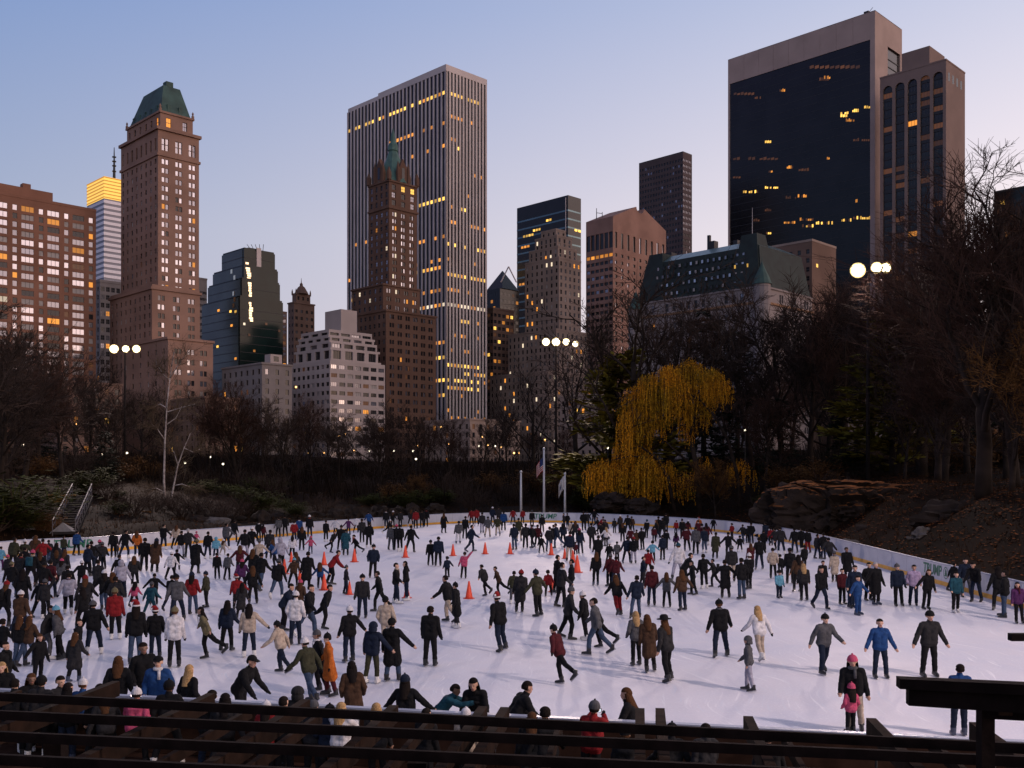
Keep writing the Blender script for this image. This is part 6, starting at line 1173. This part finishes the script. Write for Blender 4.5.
def person(x, Y, h, top, bot, hd, pose, face, px, z=0.0, on_ice=True):
    coat = 'k' in pose[1:]; packed = 'P' in pose; scarfed = 'Z' in pose; p = pose[0]; child = h < 1.32; rn = RNG.random()
    if pose[:2] == 's2': p = 's2'
    elif p == 's': p = 's' if rn < .2 else 's3' if rn < .45 else 's2' if rn < .6 else 's4' if rn < .88 else 'w2'
    elif p == 'w': p = 'w' if rn < .5 else 'w2'
    elif p == 'l' and rn < .4: p = 'l'
    if coat and p in ('w', 'w2', 'g', 's4'): p = 's3'
    F = fig(p, coat, child); nominal = F['h'] + .03 if p in ('s', 's2', 's3', 's4', 'a', 'l', 'r', 'w', 'w2', 'c', 'o') else (1.72 if not child else 1.5)
    s = h / nominal; me = F['body']; o = bpy.data.objects.new('person', me); COL.objects.link(o); o.location = (x, Y, z + .004 - (0 if on_ice else .035)); o.rotation_euler = (RNG.gauss(0, .03), RNG.gauss(0, .03), math.radians(face) + RNG.uniform(-.35, .35)); o.scale = (s * RNG.uniform(.93, 1.07), s * RNG.uniform(.95, 1.08), s)
    skin = SKIN[RNG.choices([0, 1, 2, 3], [4, 3, 3, 1])[0]]; boot = boot_k if RNG.random() < .72 else (boot_w if RNG.random() < .6 else boot_b); hand = skin if RNG.random() < .45 else CM[RNG.choice('kkdn')]
    for i, m in enumerate((skin, CM[top], CM[bot], boot, eye_m, mouth_m, hand)): o.material_slots[i].link = 'OBJECT'; o.material_slots[i].material = m
    def child_obj(name, mesh, ms):
        c = bpy.data.objects.new(name, mesh); link(c, o)
        for i, m in enumerate(ms): c.material_slots[i].link = 'OBJECT'; c.material_slots[i].material = m
        return c
    child_obj('coat' if coat else 'jacket', F['jacket'], [CM[top]]); child_obj('trousers', F['trousers'], [CM[bot]])
    for sk in F['skates']: child_obj('skate' if on_ice else 'shoe', sk, [boot, blade_m])
    hp, tilt, hk = F['head']
    def on_head(name, key, ms):
        c = child_obj(name, HEADS[key], ms); c.location = hp; c.rotation_euler = (tilt, 0, 0); c.scale = (hk,) * 3; return c
    words = ''
    if hd in HAT:
        key, ck, words = HAT[hd]; on_head({'santa': 'hat', 'beanie': 'hat', 'wide': 'hat', 'cap': 'cap', 'hood': 'hood'}[key], key, [CM[ck or top], CM['w']])
        if key != 'hood': on_head('hair', 'short' if hd in 'bgce' or RNG.random() < .6 else 'long', [HAIRM[RNG.choice('hhB')]] * 2).scale = (hk * .97,) * 3
    else:
        key, words = HAIR[hd]; on_head('hair', key, [HAIRM[hd]] * 2)
    if scarfed or RNG.random() < .28: on_head('scarf', 'scarf', [CM[RNG.choice('wkrcgm')]] * 2)
    if packed: child_obj('backpack', HEADS['pack'], [CM[RNG.choice('kdt')]] * 2)
    cn = CLOTH[top][0]; who = 'child' if child else ('skater' if on_ice else 'onlooker'); act = {'a': 'arms spread', 'w': 'striding', 'g': 'gliding on one leg', 'f': 'leaning forward', 'u': 'one arm raised', 'l': 'one arm out', 'd': 'bent over', 'c': 'hands raised to face'}.get(pose[0], '')
    base_ = '%s in %s %s and %s' % (who, cn, 'coat' if coat else 'jacket', BOT[bot]); l1 = base_ + (', ' + words if words else '') + (', ' + act if act and len(words.split()) < 4 else '')
    return o, base_, l1
def zone(px, py):
    if py > 690: return 'at near boards'
    if px < 140: return 'in left crowd' if py > 560 else 'by far left boards'
    if py < 538: return 'by far left boards' if px < 380 else 'near the flagpoles' if px < 600 else 'under the willow'
    if px > 800: return 'at right front' if py > 625 else 'by right boards'
    if py < 590: return 'left of the cones' if px < 270 else 'among the cones' if px < 590 else 'in right crowd'
    return 'left front' if px < 300 else 'middle front' if px < 600 else 'right of centre'
ox = oy = 0; sc_ = 8.0
for line in PEOPLE.strip().splitlines():
    if line.startswith('@'):
        q = line[1:].split(); ox, oy = float(q[0]), float(q[1]); sc_ = float(q[2]) if len(q) > 2 else 8.0; continue
    for it in line.split(';'):
        a = it.split(); px, py, hp = ox + float(a[0]) / sc_, oy + float(a[1]) / sc_, float(a[2]) / sc_; Y = EYE * FOC / (py - HY); X = (px - CX) / FOC * Y; h = max(.95, min(1.92, hp * Y / FOC))
        d = rink_dist(X, Y)[0]
        ice = d <= 0
        # someone whose feet fall on or just beyond the boards stands at them on the ice side
        if not ice or min((math.hypot(X - q_[1].x - q_[2].x * t * q_[4], Y - q_[1].y - q_[2].y * t * q_[4]) for q_ in PAN for t in (0, .5)), default=9) < .5:
            for _ in range(12):
                k = (Y - .5) / Y; X, Y = X * k, Y - .5
                if rink_dist(X, Y)[0] <= 0 and rink_dist(X * 1.008, Y * 1.008)[0] <= 0: break
        o, b0, l1 = person(X, Y, h, a[3], a[4], a[5], a[6], float(a[7]), px); PPL.append((o, [l1, '%s, %s' % (l1, zone(px, py))], px))
# the packed parts of the crowd, where only heads and shoulders show between the others
for x0, x1, y0, y1, n in ((0, 120, 558, 606, 11), (600, 700, 524, 548, 7), (700, 800, 532, 556, 5), (525, 600, 524, 546, 6), (20, 130, 605, 640, 5)):
    for _ in range(n):
        px, py = RNG.uniform(x0, x1), RNG.uniform(y0, y1); g = onz(px, py)
        if rink_dist(g.x, g.y)[0] > 0 or rink_dist(g.x * 1.01, g.y * 1.01)[0] > 0: continue
        o, b0, l1 = person(g.x, g.y, RNG.uniform(1.55, 1.8), RNG.choice('kkkkddnymg'), RNG.choice('kknnjd'), RNG.choice('hhhBHbgw'), RNG.choice('ssw'), RNG.choice((170, 190, 200, 240)), px); PPL.append((o, [l1, '%s, %s' % (l1, zone(px, py))], px))
PHONES = []
for it in NEAR.replace('\n', ';').split(';'):
    a = it.split(); px, py, h = float(a[0]), float(a[1]), float(a[2]); Y = (EYE - h) * FOC / (py - HY)
    if a[6][0] in 'fd': Y = (EYE - h * (.84 if a[6][0] == 'f' else .74)) * FOC / (py - HY)
    X = (px - CX) / FOC * Y; ne = near_edge(X); ice = Y > ne
    if abs(Y - ne) < .42: Y = ne + (.45 if ice else -.55)
    X = (px - CX) / FOC * Y
    o, b0, l1 = person(X, Y, h, a[3], a[4], a[5], a[6], float(a[7]), px, on_ice=ice, z=0 if ice else -.03); PPL.append((o, [l1, l1 + ', at near boards'], px))
    if a[6][0] == 'c': PHONES.append((o, px))
label_all(PPL, 'person', 'people at the ice rink')
print('PEOPLE', len(PPL))
ph_m = mat('camera_body', (.02, .02, .022), .4); scr = mat('camera_screen', (.1, .1, .1), .3, emit=(.7, .8, .9), estr=1.2)
for i, (o, px) in enumerate(PHONES):
    # small camera held between the raised hands
    c = FIG['c']; M = o.matrix_basis; b = MB(); b.obox(V(-.055, -.012, -.035), V(.11, 0, 0), V(0, .024, 0), V(0, 0, .07)); k = b.obj('camera', ph_m); b = MB(); b.obox(V(-.045, .0125, -.027), V(.07, 0, 0), V(0, .003, 0), V(0, 0, .054)); b.obj('screen', scr, k); b = MB(); b.tube([V(.01, -.012, 0), V(.01, -.035, 0)], [.022, .02], 10); b.obj('lens', ph_m, k)
    cps = figure('c')[0]; hands = [p for p in cps if p[4] == 6]; mid_ = sum((p[0] + p[1] for p in hands), V(0, 0, 0)) / (2 * len(hands)); k.location = M @ (mid_ + V(0, -.02, .02)); k.rotation_euler = o.rotation_euler
    tag(k, 'small black camera held up by the onlooker ' + ('left of the blond one', 'with blond hair in white', 'in the red jacket')[min(i, 2)], 'camera', 'cameras held at the near boards')

# ---------------------------------------------------------------- traffic cones
cone_m = mat('cone_orange', (.72, .055, .012), .5, .1, 6); base_m = mat('cone_base', (.55, .045, .012), .6, .1, 6)
b = MB(); b.lathe((0, 0, .035), [(.155, 0), (.15, .02), (.035, .66), (.028, .68)], 16); cone_me = b.mesh('cone_body', cone_m, True); b = MB(); b.lathe((0, 0, 0), [(.24, 0), (.24, .03), (.2, .035)], 8); cbase_me = b.mesh('cone_base', base_m)
CON = []
for px, py, hp in ((171 / 8 + 384, 557.5, 12), (552 / 8 + 384, 555.8, 11.5), (809 / 8 + 384, 554, 11.5), (1008 / 8 + 384, 554, 11.5), (314 / 8 + 512, 555, 11.5), (422 / 8 + 512, 558.6, 10), (487 / 8 + 512, 562.5, 12), (521 / 8 + 512, 572.5, 17), (680 / 8 + 384, 598.5, 17), (182 / 8 + 384, 598, 15), (787 / 8 + 256, 562, 13), (545 / 8 + 256, 565, 13), (228 / 8 + 256, 574, 14.5), (283 / 8 + 256, 562, 10), (352 / 8 + 256, 580, 10), (545 / 8 + 256, 590, 15.5), (748 / 8 + 256, 594.5, 12), (320 / 8 + 512, 592, 12)):
    g = onz(px, py); o = empty('traffic_cone', (g.x, g.y, .003)); s = max(.85, min(1.4, hp * g.y / FOC / .7)); o.scale = (s, s, s); link(bpy.data.objects.new('cone', cone_me), o); link(bpy.data.objects.new('base', cbase_me), o)
    CON.append((o, ['bright orange traffic cone on the ice', 'bright orange traffic cone %s' % ('in the far row' if py < 570 and px > 380 else 'in the left cluster' if px < 380 else 'in the near row' if px < 520 else 'in right cluster')], px))
label_all(CON, 'traffic cone', 'orange cones around the centre ice')

# ---------------------------------------------------------------- labels of trees, shrubs and rocks
def spot(px, Y):
    t = [(60, 'under the brown apartment slab'), (150, 'left of the birch'), (215, 'below the mansard hotel tower'), (290, 'below the stepped green glass building'), (345, 'below the white terraced house'), (440, 'left of the ribbed slab'), (500, 'below the ribbed slab'), (585, 'near the centre mast'), (640, 'left of the willow'), (760, 'behind the willow'), (870, 'below the framed glass slab'), (965, 'below the arched bay tower'), (9999, 'at the right edge')]
    return [s for x, s in t if px < x][0]
items = {}
for o, ph, px, Y, nm in TREES:
    kind = 'tree' if nm.endswith('tree') else 'shrub' if 'shrub' in nm or 'grass' in nm else 'rock'
    if ph is None:
        base_ = {'bare_tree': 'bare %s tree' % ('tall' if Y < 140 else 'dark' if Y < 188 else 'distant hazy'), 'green_shrub': 'dark green shrub', 'bare_shrub': 'leafless low shrub'}[nm]; ph = base_ + ' ' + spot(px, Y)
    items.setdefault(kind, []).append((o, [ph], px))
for k, v in items.items(): label_all(v, k, {'tree': 'park trees', 'shrub': 'park shrubs', 'rock': 'park rocks'}[k])
# ---------------------------------------------------------------- foreground pergola, rail and dark canopy beam
tim = mat('weathered_timber', (.019, .0105, .0075), .85, .35, 3.5, (.009, .0055, .0042), .35, detail=8); tim2 = mat('dark_stained_timber', (.010, .0065, .006), .85, .3, 4, bump=.3)
per = empty('pergola', (0, 10.5, 0)); tag(per, 'dark timber pergola of long beams over rafters along the bottom edge', 'pergola'); PO = Vector(per.location)
def beam_px(x0, y0, x1, y1, Y0, Y1, hgt, wid, name, m, par, O):
    a, c = P(x0, y0, Y0), P(x1, y1, Y1); d = c - a; s = V(-d.y, d.x, 0).normalized() * wid; b = MB(); b.obox(a - O - V(0, 0, hgt), d, s, V(0, 0, hgt)); return b.obj(name, m, par)
# long beams: photo height at the left and right edge, with the distance that puts their tops 3 m above the paving
for y0, y1 in ((693, 744), (711, 757), (732, 779), (755, 803), (782, 832)):
    Y0, Y1 = 2.7 * FOC / (y0 - HY), 2.7 * FOC / (y1 - HY); sl = (y1 - y0) / 1024
    ya, yb = y0 - sl * 260, y1 + sl * 260; beam_px(-260, ya, 1284, yb, 2.7 * FOC / (ya - HY), 2.7 * FOC / (yb - HY), .10, .05, 'beam', tim2, per, PO)
# rafters run away from the camera below the beams and dip slightly; far end given by its photo position
RD = V(.128, 1, -.012).normalized()
for x, y, r in ((116, 681, 0), (211, 693, 0), (306, 699, 0), (320, 713, 1), (394, 705, 0), (483, 706, 0), (505, 707, 0), (640, 708, 0), (660, 708, 0), (748, 716, 0), (784, 733, 1), (871, 718, 0), (974, 722, 0), (20, 690, 1), (-70, 672, 0), (1080, 726, 0), (250, 708, 1), (432, 716, 1), (560, 722, 1), (930, 738, 1)):
    z = 2.83 if not r else 2.80; Y = (EYE - z) * FOC / (y - HY); e = P(x, y, Y); w, hh = (.11, .20) if not r else (.06, .12); b = MB(); s = V(RD.y, -RD.x, 0).normalized() * w; L = 6.2
    st = e - RD * L; e2 = e
    b.obox(st - PO - s / 2 - V(0, 0, hh), (e2 - st), s, V(0, 0, hh)); b.obj('rafter' if not r else 'lath', tim, per)
for x, y in ((-9.5, 12.2), (-5.2, 11.4), (-1.0, 10.6), (3.2, 9.9), (7.4, 9.1)): b = MB(); b.box((x, y - PO.y, -.03), (.2, .2, 2.66)); b.obj('post', tim2, per)

# second, higher roof edge at the right
cb = empty('canopy_beam', P(1000, 720, 8.2) - V(0, 0, P(1000, 720, 8.2).z)); tag(cb, 'dark stepped roof beam on a post at the lower right edge', 'canopy beam'); CO = Vector(cb.location)
def slab(x0, y0, x1, y1, Y, hgt, dep, name):
    a, c = P(x0, y0, Y), P(x1, y1, Y - .9); b = MB(); d = c - a; s = V(.128, 1, 0).normalized() * dep; b.obox(a - CO - V(0, 0, hgt), d, s, V(0, 0, hgt)); return b.obj(name, tim2, cb)
slab(900, 679, 1180, 692, 8.4, .085, .13, 'roof_edge'); slab(909, 688, 1180, 704, 8.42, .15, .10, 'beam'); slab(985, 707, 1180, 716, 8.44, .10, .08, 'beam')
p = P(991, 700, 8.4); b = MB(); b.box((p.x - CO.x, p.y - CO.y + .1, -.03), (.11, .11, p.z - .02)); b.obj('post', tim2, cb)
b = MB(); p = P(1003, 710, 8.3) - CO; b.obox(p - V(.055, .05, .035), V(.11, 0, 0), V(0, .02, 0), V(0, 0, .06)); b.obj('bracket_plate', tim, cb)
sp = empty('sign_post', (P(1018, 636, 12).x, 12, -.03)); tag(sp, 'dark post with short cross arm at the right edge', 'post'); h = P(1018, 628, 12).z + .03
b = MB(); b.box((.2, 0, 0), (.14, .14, h)); b.obj('post', tim2, sp); b = MB(); z = P(1018, 640, 12).z + .03; b.obox(V(-.12, -.09, z), V(.5, 0, 0), V(0, .1, 0), V(0, 0, .085)); b.obj('arm', tim2, sp)

# metal guard rail outside the near boards on the right
gr = empty('guard_rail', (7, near_edge(7) - .9, -.03)); tag(gr, 'thin dark metal guard rail outside the near boards at right', 'guard rail')
for zz in (1.02, .62): b = MB(); b.tube([V(-4.5, .94, zz), V(4.5, -.94, zz)], [.024, .024], 8); b.obj('rail', dark_metal, gr)
for i in range(6): t = -4.5 + i * 1.8; b = MB(); b.tube([V(t, -t * .2083, 0), V(t, -t * .2083, 1.02)], [.022, .022], 8); b.obj('upright', dark_metal, gr)
